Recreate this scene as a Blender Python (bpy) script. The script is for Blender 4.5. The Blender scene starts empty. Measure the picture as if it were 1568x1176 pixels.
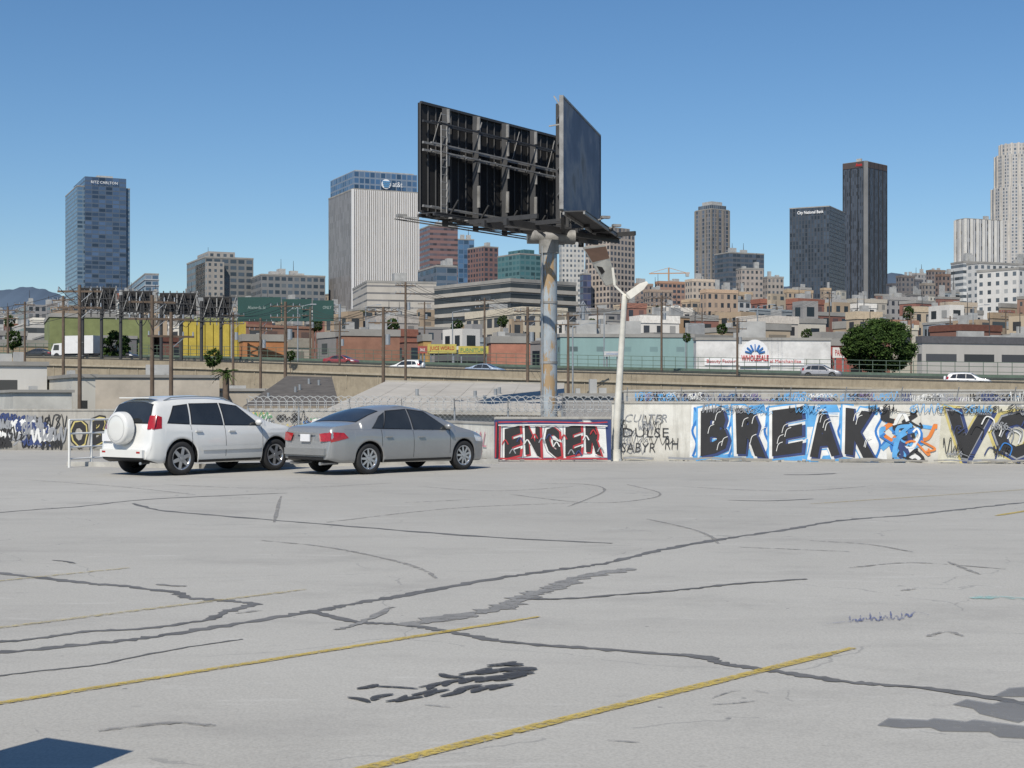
import bpy, math, random
from math import sin, cos, radians, pi, sqrt, atan2
from mathutils import Vector, Matrix
R = random.Random(11)
F=2200.0; HX=784.0; HY=612.0; CH=1.6
def P(px,py,d): return Vector(((px-HX)/F*d, d, CH+(HY-py)/F*d))
def G(px,py,z=0.0):
    d=CH*F/(py-HY); return Vector(((px-HX)/F*d, d, z))
def ZH(py,d): return CH+(HY-py)/F*d
def XX(px,d): return (px-HX)/F*d
scene=bpy.context.scene

# ------------------------------------------------------------------ materials
def newmat(name):
    m=bpy.data.materials.new(name); m.use_nodes=True
    nt=m.node_tree; b=nt.nodes["Principled BSDF"]
    return m,nt,b
def math_n(nt,op,a,b=None,c=None):
    n=nt.nodes.new('ShaderNodeMath'); n.operation=op
    for i,v in enumerate((a,b,c)):
        if v is None: continue
        if isinstance(v,(int,float)): n.inputs[i].default_value=v
        else: nt.links.new(v,n.inputs[i])
    return n.outputs[0]
def mixc(nt,f,a,b,mode='MIX'):
    n=nt.nodes.new('ShaderNodeMix'); n.data_type='RGBA'; n.blend_type=mode
    for s,v in ((n.inputs[0],f),(n.inputs[6],a),(n.inputs[7],b)):
        if isinstance(v,(int,float)): s.default_value=v
        elif isinstance(v,(tuple,list)): s.default_value=(*v[:3],1)
        else: nt.links.new(v,s)
    return n.outputs[2]
def ramp(nt,src,stops):
    n=nt.nodes.new('ShaderNodeValToRGB'); e=n.color_ramp.elements
    e[0].position,e[0].color=stops[0][0],(*stops[0][1],1)
    e[1].position,e[1].color=stops[1][0],(*stops[1][1],1)
    for p,c in stops[2:]:
        x=e.new(p); x.color=(*c,1)
    nt.links.new(src,n.inputs[0]); return n.outputs[0]
def noise_n(nt,scale,detail=4,rough=0.6,vec=None):
    n=nt.nodes.new('ShaderNodeTexNoise'); n.inputs['Scale'].default_value=scale
    n.inputs['Detail'].default_value=detail; n.inputs['Roughness'].default_value=rough
    if vec is not None: nt.links.new(vec,n.inputs['Vector'])
    return n.outputs[0]
def objco(nt):
    return nt.nodes.new('ShaderNodeTexCoord').outputs['Object']
def sc(c,k): return tuple(min(1,x*k) for x in c)
def M(name,col,rough=0.6,metal=0.0,var=0.25,scale=2.0,coat=0.0,spec=0.5,worn=0.0,wsc=9,opac=1.0):
    m,nt,b=newmat(name)
    co=objco(nt); f=noise_n(nt,scale,6,0.65,co)
    f=math_n(nt,'MULTIPLY_ADD',f,2.2,-0.6); f=math_n(nt,'MINIMUM',math_n(nt,'MAXIMUM',f,0.0),1.0)
    c=mixc(nt,f,sc(col,1-var),sc(col,1+var*0.6))
    nt.links.new(c,b.inputs['Base Color'])
    b.inputs['Roughness'].default_value=rough; b.inputs['Metallic'].default_value=metal
    b.inputs['Coat Weight'].default_value=coat; b.inputs['Specular IOR Level'].default_value=spec
    if coat: b.inputs['Coat Roughness'].default_value=0.04
    if worn>0:
        w=noise_n(nt,wsc,8,0.75,co)
        a=math_n(nt,'MULTIPLY_ADD',w,6.0,-6.0*worn+0.5)
        a=math_n(nt,'MINIMUM',math_n(nt,'MAXIMUM',a,0.0),1.0)
        if opac<1: a=math_n(nt,'MULTIPLY',a,opac)
        nt.links.new(a,b.inputs['Alpha'])
    return m
def hz(c,d):  # aerial haze mixed straight into the base colour, growing with distance
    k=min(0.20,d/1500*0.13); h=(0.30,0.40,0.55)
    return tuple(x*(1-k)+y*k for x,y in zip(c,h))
_fac={}
def FM(wall,glass,wx,wy,d=300,gr=0.15,blind=0.12,var=0.6):
    key=(tuple(round(v,3) for v in wall),tuple(glass),wx,wy,int(d/150),gr,blind)
    if key in _fac: return _fac[key]
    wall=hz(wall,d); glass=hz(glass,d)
    m,nt,b=newmat('facade')
    uv=nt.nodes.new('ShaderNodeTexCoord').outputs['UV']
    sp=nt.nodes.new('ShaderNodeSeparateXYZ'); nt.links.new(uv,sp.inputs[0])
    def msk(o,w):
        fr=math_n(nt,'FRACT',o); return math_n(nt,'LESS_THAN',math_n(nt,'ABSOLUTE',math_n(nt,'SUBTRACT',fr,0.5)),w/2 if w<1 else 2)
    mk=math_n(nt,'MULTIPLY',msk(sp.outputs[0],wx),msk(sp.outputs[1],wy))
    cb=nt.nodes.new('ShaderNodeCombineXYZ')
    nt.links.new(math_n(nt,'FLOOR',sp.outputs[0]),cb.inputs[0]); nt.links.new(math_n(nt,'FLOOR',sp.outputs[1]),cb.inputs[1])
    oi=nt.nodes.new('ShaderNodeObjectInfo'); nt.links.new(oi.outputs['Random'],cb.inputs[2])
    wn=nt.nodes.new('ShaderNodeTexWhiteNoise'); nt.links.new(cb.outputs[0],wn.inputs[0])
    g=mixc(nt,wn.outputs[0],sc(glass,1-var),sc(glass,1+var))
    bl=math_n(nt,'GREATER_THAN',wn.outputs[0],1-blind)
    bl=math_n(nt,'MULTIPLY',bl,0.6)
    g=mixc(nt,bl,g,sc(wall,0.7))
    co=objco(nt); mp=nt.nodes.new('ShaderNodeMapping'); mp.inputs['Scale'].default_value=(1,1,0.25); nt.links.new(co,mp.inputs[0])
    nz=noise_n(nt,0.25,6,0.7,mp.outputs[0])
    wcol=mixc(nt,nz,sc(wall,0.72),sc(wall,1.2))
    wcol=mixc(nt,math_n(nt,'MULTIPLY',oi.outputs['Random'],0.2),wcol,(0.2,0.17,0.14))
    nt.links.new(mixc(nt,mk,wcol,g),b.inputs['Base Color'])
    nt.links.new(math_n(nt,'MULTIPLY_ADD',mk,gr-0.85,0.85),b.inputs['Roughness'])
    _fac[key]=m; return m

# ------------------------------------------------------------------ mesh builder
class MB:
    def __init__(s): s.v=[];s.f=[];s.m=[];s.uv=[];s.mats=[];s.sm=[]
    def mi(s,mat):
        if mat not in s.mats: s.mats.append(mat)
        return s.mats.index(mat)
    def poly(s,pts,mat,uv=None,smooth=False):
        i=len(s.v); s.v+= [tuple(p) for p in pts]; s.f.append(list(range(i,i+len(pts))))
        s.m.append(s.mi(mat)); s.uv.append(uv or [(0,0)]*len(pts)); s.sm.append(smooth)
    def box(s,c,size,mat,rz=0.0,mtx=None):
        hx,hy,hzz=size[0]/2,size[1]/2,size[2]/2
        T=mtx if mtx is not None else Matrix.Translation(Vector(c))@Matrix.Rotation(rz,4,'Z')
        q=[T@Vector((x*hx,y*hy,z*hzz)) for z in(-1,1) for y in(-1,1) for x in(-1,1)]
        for a in((0,2,3,1),(4,5,7,6),(0,1,5,4),(2,6,7,3),(0,4,6,2),(1,3,7,5)):
            s.poly([q[k] for k in a],mat)
    def beam(s,p0,p1,w,h,mat):
        p0=Vector(p0);p1=Vector(p1);d=p1-p0;L=d.length
        if L<1e-5:return
        s.box(None,(w,h,L),mat,mtx=Matrix.Translation((p0+p1)/2)@d.to_track_quat('Z','Y').to_matrix().to_4x4())
    def cyl(s,p0,p1,r0,r1,mat,n=14,cap=True):
        p0=Vector(p0);p1=Vector(p1);q=(p1-p0).to_track_quat('Z','Y')
        i=len(s.v)
        for p,r in((p0,r0),(p1,r1)):
            for k in range(n):
                a=2*pi*k/n; s.v.append(tuple(p+q@Vector((r*cos(a),r*sin(a),0))))
        for k in range(n):
            k2=(k+1)%n; s.f.append([i+k,i+k2,i+n+k2,i+n+k]); s.m.append(s.mi(mat)); s.uv.append([(0,0)]*4); s.sm.append(True)
        if cap:
            for o,rev in((0,True),(n,False)):
                f=[i+o+k for k in range(n)]
                if rev:f.reverse()
                s.poly([s.v[j] for j in f],mat)
    def grid(s,rows,mat,smooth=True,closed=False,matf=None):
        i=len(s.v); nr=len(rows); nc=len(rows[0])
        for r in rows: s.v+=[tuple(p) for p in r]
        for a in range(nr-1):
            for b in range(nc if closed else nc-1):
                b2=(b+1)%nc
                s.f.append([i+a*nc+b,i+a*nc+b2,i+(a+1)*nc+b2,i+(a+1)*nc+b])
                s.m.append(s.mi(matf(a,b) if matf else mat)); s.uv.append([(0,0)]*4); s.sm.append(smooth)
    def prism(s,foot,z0,z1,mat,roof,bay=4,fl=3.6):
        n=len(foot); nf=max(1,round((z1-z0)/fl))
        for k in range(n):
            a=foot[k];b=foot[(k+1)%n]; L=math.hypot(b[0]-a[0],b[1]-a[1]); nb=max(1,round(L/bay))
            s.poly([(a[0],a[1],z0),(b[0],b[1],z0),(b[0],b[1],z1),(a[0],a[1],z1)],mat,uv=[(0,-nf),(nb,-nf),(nb,0),(0,0)])
        s.poly([(p[0],p[1],z1) for p in foot],roof)
    def finish(s,name,rot=None,loc=None,recenter=True):
        me=bpy.data.meshes.new(name)
        o=Vector((0,0,0))
        if recenter and loc is None:
            xs=[v[0] for v in s.v];ys=[v[1] for v in s.v];zs=[v[2] for v in s.v]
            o=Vector(((min(xs)+max(xs))/2,(min(ys)+max(ys))/2,min(zs)))
        me.from_pydata([(v[0]-o.x,v[1]-o.y,v[2]-o.z) for v in s.v],[],s.f)
        for m in s.mats: me.materials.append(m)
        me.polygons.foreach_set('material_index',s.m); me.polygons.foreach_set('use_smooth',s.sm)
        ul=me.uv_layers.new(name='UVMap'); flat=[]
        for u in s.uv:
            for t in u: flat+=[t[0],t[1]]
        ul.data.foreach_set('uv',flat); me.update()
        ob=bpy.data.objects.new(name,me); scene.collection.objects.link(ob)
        ob.location=loc if loc is not None else o
        if rot: ob.rotation_euler=rot
        return ob

# ------------------------------------------------------------------ world, sun, camera
w=bpy.data.worlds.new("World"); scene.world=w; w.use_nodes=True
nt=w.node_tree; bg=nt.nodes['Background']
sky=nt.nodes.new('ShaderNodeTexSky'); sky.sky_type='NISHITA'; sky.sun_disc=False
SEL=48; SROT=198
sky.sun_elevation=radians(SEL); sky.sun_rotation=radians(SROT)
sky.altitude=200; sky.air_density=1.0; sky.dust_density=0.35; sky.ozone_density=4.2
hs=nt.nodes.new('ShaderNodeHueSaturation'); hs.inputs['Saturation'].default_value=1.16; hs.inputs['Value'].default_value=1.0
nt.links.new(sky.outputs[0],hs.inputs['Color']); nt.links.new(hs.outputs[0],bg.inputs[0]); bg.inputs[1].default_value=0.103
sd=Vector((sin(radians(SROT))*cos(radians(SEL)),cos(radians(SROT))*cos(radians(SEL)),sin(radians(SEL))))
sl=bpy.data.lights.new('sun','SUN'); sl.energy=4.7; sl.angle=radians(0.5); sl.color=(1,0.935,0.82)
so=bpy.data.objects.new('sun',sl); scene.collection.objects.link(so); so.rotation_euler=sd.to_track_quat('Z','Y').to_euler(); so.location=(-10,-30,40)
cam=bpy.data.cameras.new('camera'); co_=bpy.data.objects.new('camera',cam); scene.collection.objects.link(co_)
co_.location=(0,0,CH); co_.rotation_euler=(radians(90),0,0)
cam.sensor_width=36; cam.lens=36*F/1568; cam.shift_y=24/1568; cam.clip_start=0.1; cam.clip_end=40000
scene.camera=co_
scene.view_settings.view_transform='Standard'; scene.view_settings.look='None'; scene.view_settings.exposure=0

# ------------------------------------------------------------------ ground & lot
def concrete():
    m,nt,b=newmat('concrete_lot')
    co=objco(nt)
    n1=noise_n(nt,0.12,5,0.6,co); n2=noise_n(nt,1.3,8,0.7,co); n3=noise_n(nt,60,3,0.7,co)
    c=ramp(nt,n1,[(0.3,(0.325,0.313,0.285)),(0.7,(0.415,0.402,0.368))])
    c=mixc(nt,math_n(nt,'MULTIPLY',n2,0.5),c,(0.44,0.428,0.395))
    sp=ramp(nt,n3,[(0.35,(0.70,0.70,0.70)),(0.6,(1.05,1.05,1.05))])
    c=mixc(nt,0.6,c,sp,'MULTIPLY')
    mp=nt.nodes.new('ShaderNodeMapping'); mp.inputs['Scale'].default_value=(0.6,1.0,1); mp.inputs['Location'].default_value=(3,7,0); nt.links.new(co,mp.inputs[0])
    st=noise_n(nt,0.9,9,0.72,mp.outputs[0])
    sf=ramp(nt,st,[(0.53,(0,0,0)),(0.72,(1,1,1))])
    c=mixc(nt,math_n(nt,'MULTIPLY',sf,0.42),c,(0.22,0.212,0.198))
    mp3=nt.nodes.new('ShaderNodeMapping'); mp3.inputs['Scale'].default_value=(0.35,1.6,1); mp3.inputs['Rotation'].default_value=(0,0,0.5); nt.links.new(co,mp3.inputs[0])
    s3=ramp(nt,noise_n(nt,0.7,8,0.7,mp3.outputs[0]),[(0.50,(0,0,0)),(0.68,(1,1,1))])
    c=mixc(nt,math_n(nt,'MULTIPLY',s3,0.30),c,(0.27,0.258,0.24))
    s4=ramp(nt,noise_n(nt,2.6,7,0.7,mp3.outputs[0]),[(0.60,(0,0,0)),(0.66,(1,1,1))])
    c=mixc(nt,math_n(nt,'MULTIPLY',s4,0.25),c,(0.55,0.54,0.51))
    s5=ramp(nt,noise_n(nt,7,6,0.75,mp.outputs[0]),[(0.62,(0,0,0)),(0.70,(1,1,1))])
    c=mixc(nt,math_n(nt,'MULTIPLY',s5,0.35),c,(0.20,0.195,0.185))
    v=nt.nodes.new('ShaderNodeTexVoronoi'); v.inputs['Scale'].default_value=2.3; nt.links.new(co,v.inputs['Vector'])
    d=math_n(nt,'LESS_THAN',v.outputs['Distance'],0.035)
    c=mixc(nt,math_n(nt,'MULTIPLY',d,0.6),c,(0.1,0.1,0.1))
    nv=nt.nodes.new('ShaderNodeTexNoise'); nv.inputs['Scale'].default_value=0.8; nv.inputs['Detail'].default_value=5; nt.links.new(co,nv.inputs['Vector'])
    ad=nt.nodes.new('ShaderNodeVectorMath'); ad.operation='ADD'; nt.links.new(co,ad.inputs[0]); nt.links.new(nv.outputs['Color'],ad.inputs[1])
    v2=nt.nodes.new('ShaderNodeTexVoronoi'); v2.feature='DISTANCE_TO_EDGE'; v2.inputs['Scale'].default_value=0.28; nt.links.new(ad.outputs[0],v2.inputs['Vector'])
    cr=math_n(nt,'LESS_THAN',v2.outputs['Distance'],0.0022)
    cr=math_n(nt,'MULTIPLY',cr,math_n(nt,'GREATER_THAN',n2,0.5))
    c=mixc(nt,math_n(nt,'MULTIPLY',cr,0.45),c,(0.18,0.18,0.175))
    nt.links.new(c,b.inputs['Base Color']); b.inputs['Roughness'].default_value=0.85
    bp=nt.nodes.new('ShaderNodeBump'); bp.inputs['Strength'].default_value=0.25; bp.inputs['Distance'].default_value=0.01; nt.links.new(n3,bp.inputs['Height']); nt.links.new(bp.outputs[0],b.inputs['Normal'])
    return m
mconc=concrete()
g=MB(); S=20000
g.poly([(-S,-S,-4),(S,-S,-4),(S,S,-4),(-S,S,-4)],M('city_ground',(0.16,0.15,0.135),0.9,var=0.4,scale=0.02))
g.finish('ground')
g=MB()
g.box((0,2,-2.01),(140,94,4.02),mconc)
for i in range(len(g.v)): 
    v=g.v[i]; g.v[i]=(v[0],v[1],0.0 if v[2]>-1 else -4.02)
g.finish('parking_lot')

def ribbon(mb,pts,wid,mat,jit=0.0,taper=False,z0=0.003,dz=0.0,sub=6,wvar=0.35):
    ps=[Vector(p) for p in pts]; out=[]
    for i in range(len(ps)-1):
        a=ps[max(i-1,0)];b=ps[i];c=ps[i+1];d=ps[min(i+2,len(ps)-1)]
        for k in range(sub):
            t=k/sub
            out.append(0.5*((2*b)+(c-a)*t+(2*a-5*b+4*c-d)*t*t+(3*b-a-3*c+d)*t**3))
    out.append(ps[-1]); n=len(out); L=[];Rr=[]
    for i,p in enumerate(out):
        t=(out[min(i+1,n-1)]-out[max(i-1,0)]); t.z=0
        if t.length<1e-6:t=Vector((1,0,0))
        t.normalize(); nn=Vector((-t.y,t.x,0))
        p=p+nn*R.uniform(-jit,jit)
        ww=wid*(1+R.uniform(-wvar,wvar))/2
        if taper: ww*=max(0.05,sin(pi*(i+0.3)/(n-0.4)))**0.6
        else:
            if i<2 or i>n-3: ww*=0.6
        z=z0+i*dz
        L.append((p.x+nn.x*ww,p.y+nn.y*ww,z)); Rr.append((p.x-nn.x*ww,p.y-nn.y*ww,z))
    mb.grid([Rr,L],mat,smooth=False)
mseal=M('crack_sealant',(0.135,0.133,0.13),0.75,var=0.4,scale=3,worn=0.34,wsc=14)
mseal2=M('crack_sealant_faded',(0.23,0.225,0.215),0.75,var=0.25,scale=3,worn=0.40)
mtyre_mark=M('tyre_mark',(0.25,0.242,0.23),0.8,var=0.2,worn=0.48,opac=.8)
cr=MB()
def gp(l): return [G(x,y) for x,y in l]
ribbon(cr,gp([(-60,1006),(70,993),(200,980),(320,962),(470,938),(540,925),(640,908),(760,886),(860,872),(930,862),(1010,843),(1110,825),(1200,812),(1290,797),(1400,788),(1500,777),(1600,766)]),0.095,mseal,0.022,sub=14,z0=.0030,wvar=.5)
ribbon(cr,gp([(-40,873),(60,885),(130,893),(190,898),(270,908),(285,915),(340,920),(387,925),(350,936),(320,950)]),0.09,mseal,0.02,z0=0.0034,sub=10,wvar=.5)
ribbon(cr,gp([(-40,985),(40,980),(130,968),(230,962),(322,949)]),0.065,mseal,0.016,z0=0.0038,sub=10,wvar=.5)
ribbon(cr,gp([(475,936),(540,952),(620,957),(700,970),(780,984),(900,993),(1060,1006),(1110,1017),(1200,1030),(1300,1045),(1420,1055),(1600,1082)]),0.075,mseal,0.014,z0=0.0042,sub=14,wvar=.5)
ribbon(cr,gp([(612,958),(700,944),(770,930),(810,912),(850,900),(890,884),(970,871)]),0.18,mseal2,0.03,z0=0.0046,sub=10,wvar=.5)
ribbon(cr,gp([(790,918),(870,917),(960,910),(1050,903),(1120,895),(1235,887)]),0.06,mseal,0.015,z0=0.0050,sub=10,wvar=.5)
ribbon(cr,gp([(205,771),(250,782),(400,795),(560,808),(740,822),(938,832)]),0.095,mseal,0.02,z0=0.0030,sub=10,wvar=.5)
ribbon(cr,gp([(-40,788),(60,780),(120,776),(210,766),(300,761),(440,755)]),0.07,mseal,0.02,z0=0.0034,sub=8)
ribbon(cr,gp([(-40,1040),(60,1028),(150,1018),(260,996),(372,979)]),0.028,mseal,0.010,z0=0.0034,sub=8)
ribbon(cr,gp([(515,965),(535,960),(560,950),(600,930)]),0.06,mseal2,0.02,z0=0.0050)
ribbon(cr,gp([(240,895),(262,897),(285,898)]),0.06,mseal2,0.01,z0=0.0050)
ribbon(cr,gp([(1040,1003),(1070,1006),(1100,1010)]),0.10,mseal,0.01,z0=0.0050)
ribbon(cr,gp([(1115,766),(1180,767),(1245,764)]),0.07,mseal,0.02,z0=0.0038)
ribbon(cr,gp([(1200,727),(1240,727),(1280,725)]),0.18,mseal,0.02,z0=0.0038)
ribbon(cr,gp([(80,858),(100,860),(115,863)]),0.04,mseal,0.01,z0=0.0038)
for k,l in enumerate([[(400,828),(500,838),(600,858),(650,874),(668,886)],[(430,760),(420,800)],[(990,795),(1050,808),(1085,820),(1100,833)],
          [(780,757),(900,770),(985,765),(1010,755),(960,742)],[(500,800),(700,778),(900,770)],[(1240,828),(1330,834),(1400,846)],
          [(820,740),(900,742),(925,752),(870,776)],[(1130,838),(1300,845)],[(620,770),(720,765)],[(1450,860),(1500,880)],
          [(250,742),(420,748),(600,740)],[(640,745),(760,752),(880,745)],[(1420,975),(1450,968),(1475,975)],[(360,940),(400,935)],[(1380,905),(1402,902)],
          [(40,735),(180,745),(300,758)],[(1040,745),(1200,752),(1340,744)],[(1300,870),(1400,862),(1540,872)],[(150,1120),(260,1108),(330,1112)]]):
    ribbon(cr,gp(l),0.05,mtyre_mark,0.006,z0=0.0054+.0002*(k%4),sub=8)
for k,l in enumerate([[(1090,1070),(1120,1060),(1150,1058),(1178,1063)],[(1085,1080),(1120,1078),(1160,1074)],[(650,1080),(690,1084)],[(930,1135),(980,1138)]]):
    ribbon(cr,gp(l),0.016,mtyre_mark,0.003,z0=0.0064,sub=8)
cr.finish('crack_sealant_lines')
myel=M('yellow_paint',(0.48,0.36,0.085),0.8,var=0.3,scale=4,worn=0.45,wsc=26,opac=.95)
myel2=M('yellow_paint_faded',(0.45,0.38,0.20),0.8,var=0.3,scale=4,worn=0.50,wsc=20,opac=.8)
yl=MB()
def yline(a,b,wd,mat,z):
    a=G(*a);b=G(*b);n=26
    ribbon(yl,[a.lerp(b,i/n) for i in range(n+1)],wd,mat,0.002,z0=z,sub=1,dz=0,wvar=0.08)
yline((-120,1097),(826,945),0.07,myel,0.0066)
yline((430,1210),(1306,993),0.085,myel,0.0066)
yline((-120,977),(468,903),0.075,myel2,0.0066)
yline((-60,896),(198,870),0.07,myel2,0.0066)
yline((1240,772),(1600,748),0.10,myel2,0.0066)
yline((1525,790),(1620,775),0.10,myel,0.0066)
yl.finish('parking_stall_lines')
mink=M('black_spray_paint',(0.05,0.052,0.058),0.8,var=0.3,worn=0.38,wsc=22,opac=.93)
mblu=M('blue_spray_paint',(0.13,0.15,0.30),0.6,var=0.3,worn=0.5,opac=.8)
mcy=M('cyan_paint',(0.33,0.56,0.53),0.7,worn=0.5,opac=.8)
tg=MB()
# lens-shaped strokes of the dark tag, laid side by side without crossing
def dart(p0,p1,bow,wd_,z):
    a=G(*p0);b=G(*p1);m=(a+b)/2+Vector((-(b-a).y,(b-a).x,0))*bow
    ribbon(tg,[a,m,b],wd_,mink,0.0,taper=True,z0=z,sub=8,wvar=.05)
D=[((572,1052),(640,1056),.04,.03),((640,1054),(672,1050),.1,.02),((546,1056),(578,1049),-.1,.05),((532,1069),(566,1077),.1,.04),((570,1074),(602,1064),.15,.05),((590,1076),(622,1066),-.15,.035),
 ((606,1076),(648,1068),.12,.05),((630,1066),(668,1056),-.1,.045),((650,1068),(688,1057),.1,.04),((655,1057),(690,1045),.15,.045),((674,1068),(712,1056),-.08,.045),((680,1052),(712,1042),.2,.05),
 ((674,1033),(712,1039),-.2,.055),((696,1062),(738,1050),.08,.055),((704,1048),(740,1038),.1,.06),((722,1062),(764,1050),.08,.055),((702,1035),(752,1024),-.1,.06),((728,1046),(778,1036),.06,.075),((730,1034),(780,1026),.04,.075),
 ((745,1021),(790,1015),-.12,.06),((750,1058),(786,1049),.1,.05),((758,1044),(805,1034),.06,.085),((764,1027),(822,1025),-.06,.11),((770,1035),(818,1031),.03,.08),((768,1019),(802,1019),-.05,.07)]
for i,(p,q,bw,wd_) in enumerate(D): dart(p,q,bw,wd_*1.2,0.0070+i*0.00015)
tg.finish('pavement_grey_marks')
tg=MB()
def letters(x0,y0,n,st,h,mat,z,w_=.014):
    for i in range(n):
        x=x0+i*st; y=y0-i*st*.06; j=lambda:R.uniform(-2,2)
        ribbon(tg,gp([(x+j(),y-h*.8+j()),(x+st*.15,y+h*.4),(x+st*.5+j(),y-h*.3+j()),(x+st*.8,y+h*.3+j()),(x+st*1.1,y-h*.4)]),w_,mat,0.0,z0=z+i*.0002,sub=5)
letters(1300,950,6,16,9,mblu,.0066)
ribbon(tg,gp([(1265,957),(1300,953),(1340,952)]),0.012,mblu,0.0,z0=0.0088,sub=4)
ribbon(tg,gp([(1392,947),(1402,938),(1422,943)]),0.012,mblu,0.0,z0=0.0088,sub=4)
ribbon(tg,gp([(1488,917),(1530,915),(1600,921)]),0.16,mcy,0.01,z0=0.0066,sub=4)
tg.finish('pavement_grey_marks')
mgry=M('grey_ground_mark',(0.17,0.175,0.185),0.8,var=0.12,worn=0.36,opac=.62,wsc=18)  # flat translucent grey patches on the lot, lower right
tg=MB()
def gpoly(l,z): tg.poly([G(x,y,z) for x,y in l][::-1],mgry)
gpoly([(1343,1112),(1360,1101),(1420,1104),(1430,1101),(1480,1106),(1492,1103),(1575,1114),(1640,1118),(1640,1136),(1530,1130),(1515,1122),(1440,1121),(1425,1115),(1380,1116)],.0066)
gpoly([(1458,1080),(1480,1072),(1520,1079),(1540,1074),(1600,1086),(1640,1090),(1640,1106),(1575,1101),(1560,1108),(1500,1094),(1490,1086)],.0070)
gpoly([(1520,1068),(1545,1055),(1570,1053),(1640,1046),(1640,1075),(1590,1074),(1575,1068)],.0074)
tg.finish('pavement_grey_marks')

mcaster=M('caster_box_paint',(0.25,0.30,0.27),0.5)
cb=MB()  # unseen box added left of frame to cast the bottom-left shadow
a=Vector((-2.62,5.52)); b=Vector((-2.14,5.26)); dd=Vector((b.y-a.y,-(b.x-a.x))).normalized()*0.9
if dd.y>0: dd=-dd
q=[a,b,b+dd,a+dd]; q=[(p.x,p.y) for p in q][::-1]
cb.prism(q,0.08,1.5,mcaster,mcaster)
cx=sum(p[0] for p in q)/4; cy=sum(p[1] for p in q)/4
cb.box((cx,cy,0.04),(0.75,1.05,0.08),mconc,rz=atan2((b-a).y,(b-a).x))
cb.finish('shadow_caster_box')

# ------------------------------------------------------------------ text helper
def text_mesh(txt,off=0.0,shear=0.0):
    cu=bpy.data.curves.new('t','FONT'); cu.body=txt; cu.size=1; cu.offset=off; cu.shear=shear; cu.resolution_u=2
    ob=bpy.data.objects.new('t',cu); scene.collection.objects.link(ob)
    bpy.context.view_layer.update()
    dg=bpy.context.evaluated_depsgraph_get(); me=bpy.data.meshes.new_from_object(ob.evaluated_get(dg))
    vs=[(v.co.x,v.co.y) for v in me.vertices]; fs=[list(p.vertices) for p in me.polygons]
    bpy.data.objects.remove(ob); bpy.data.curves.remove(cu); bpy.data.meshes.remove(me)
    return vs,fs
def put_text(mb,txt,o,U,wd,ht,nrm,mat,off=0.0,shear=0.0,grow=0.0,V=Vector((0,0,1)),wob=0.0):
    vs,fs=text_mesh(txt,off,shear)
    if not vs: return
    x0=min(v[0] for v in vs);x1=max(v[0] for v in vs);y0=min(v[1] for v in vs);y1=max(v[1] for v in vs)
    wd2=wd+2*grow;ht2=ht+2*grow
    P3=[]
    for v in vs:
        u=(v[0]-x0)/(x1-x0); t=(v[1]-y0)/(y1-y0)
        if wob: # hand-drawn flare: letters swell and lean
            u2=u+wob*sin(3.3*t+ord(txt[0]))*.5; t2=t+wob*sin(3.0*u+ord(txt[0])*1.7)*.5; u,t=u2,t2
        P3.append(o-U*grow-V*grow+U*(u*wd2)+V*(t*ht2)+nrm)
    i=len(mb.v); mb.v+=[tuple(p) for p in P3]
    for f in fs:
        mb.f.append([i+k for k in f]); mb.m.append(mb.mi(mat)); mb.uv.append([(0,0)]*len(f)); mb.sm.append(False)
def wribbon(mb,pts2,o,U,nv,base,wid,mat,sub=4,taper=False):
    V=Vector((0,0,1)); ps=[Vector((p[0],p[1],0)) for p in pts2]; out=[]
    for i in range(len(ps)-1):
        a=ps[max(i-1,0)];b=ps[i];c=ps[i+1];d=ps[min(i+2,len(ps)-1)]
        for k in range(sub):
            t=k/sub; out.append(0.5*((2*b)+(c-a)*t+(2*a-5*b+4*c-d)*t*t+(3*b-a-3*c+d)*t**3))
    out.append(ps[-1]); n=len(out);L=[];Q=[]
    for i,p in enumerate(out):
        t=out[min(i+1,n-1)]-out[max(i-1,0)]
        if t.length<1e-6:t=Vector((1,0,0))
        t.normalize(); nn=Vector((-t.y,t.x,0))*wid/2
        if taper: nn*=0.3+0.7*sin(pi*i/(n-1))
        b3=o+nv*(base+i*0.00004)
        l=p+nn;r=p-nn
        L.append(b3+U*l.x+V*l.y);Q.append(b3+U*r.x+V*r.y)
    mb.grid([Q,L],mat,smooth=False)
def scrib(mb,o,U,nv,base,x,y,wd,ht,mat,wid=0.03):
    n=R.randint(3,6); cw=wd/n; pts=[(x-0.1*cw,y+ht*R.uniform(.2,.8))]
    for i in range(n):
        cx_=x+i*cw; k=R.random()
        if k<.3: pts+=[(cx_,y+ht),(cx_+.05*cw,y),(cx_+.55*cw,y+ht*.55),(cx_+.7*cw,y+.05*ht)]
        elif k<.6: pts+=[(cx_+.6*cw,y+ht*.9),(cx_+.1*cw,y+ht*.75),(cx_+.1*cw,y+ht*.15),(cx_+.6*cw,y),(cx_+.8*cw,y+ht*.5),(cx_+.4*cw,y+ht*.5)]
        elif k<.8: pts+=[(cx_,y+ht*1.1),(cx_+.35*cw,y-.1*ht),(cx_+.8*cw,y+ht)]
        else: pts+=[(cx_+.7*cw,y+ht),(cx_+.1*cw,y+ht*.7),(cx_+.7*cw,y+ht*.35),(cx_+.05*cw,y-.05*ht)]
    if R.random()<.4: pts.append((pts[-1][0]+wd*.5,y-ht*.15))
    wribbon(mb,pts,o,U,nv,base,wid,mat,sub=3)

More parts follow.
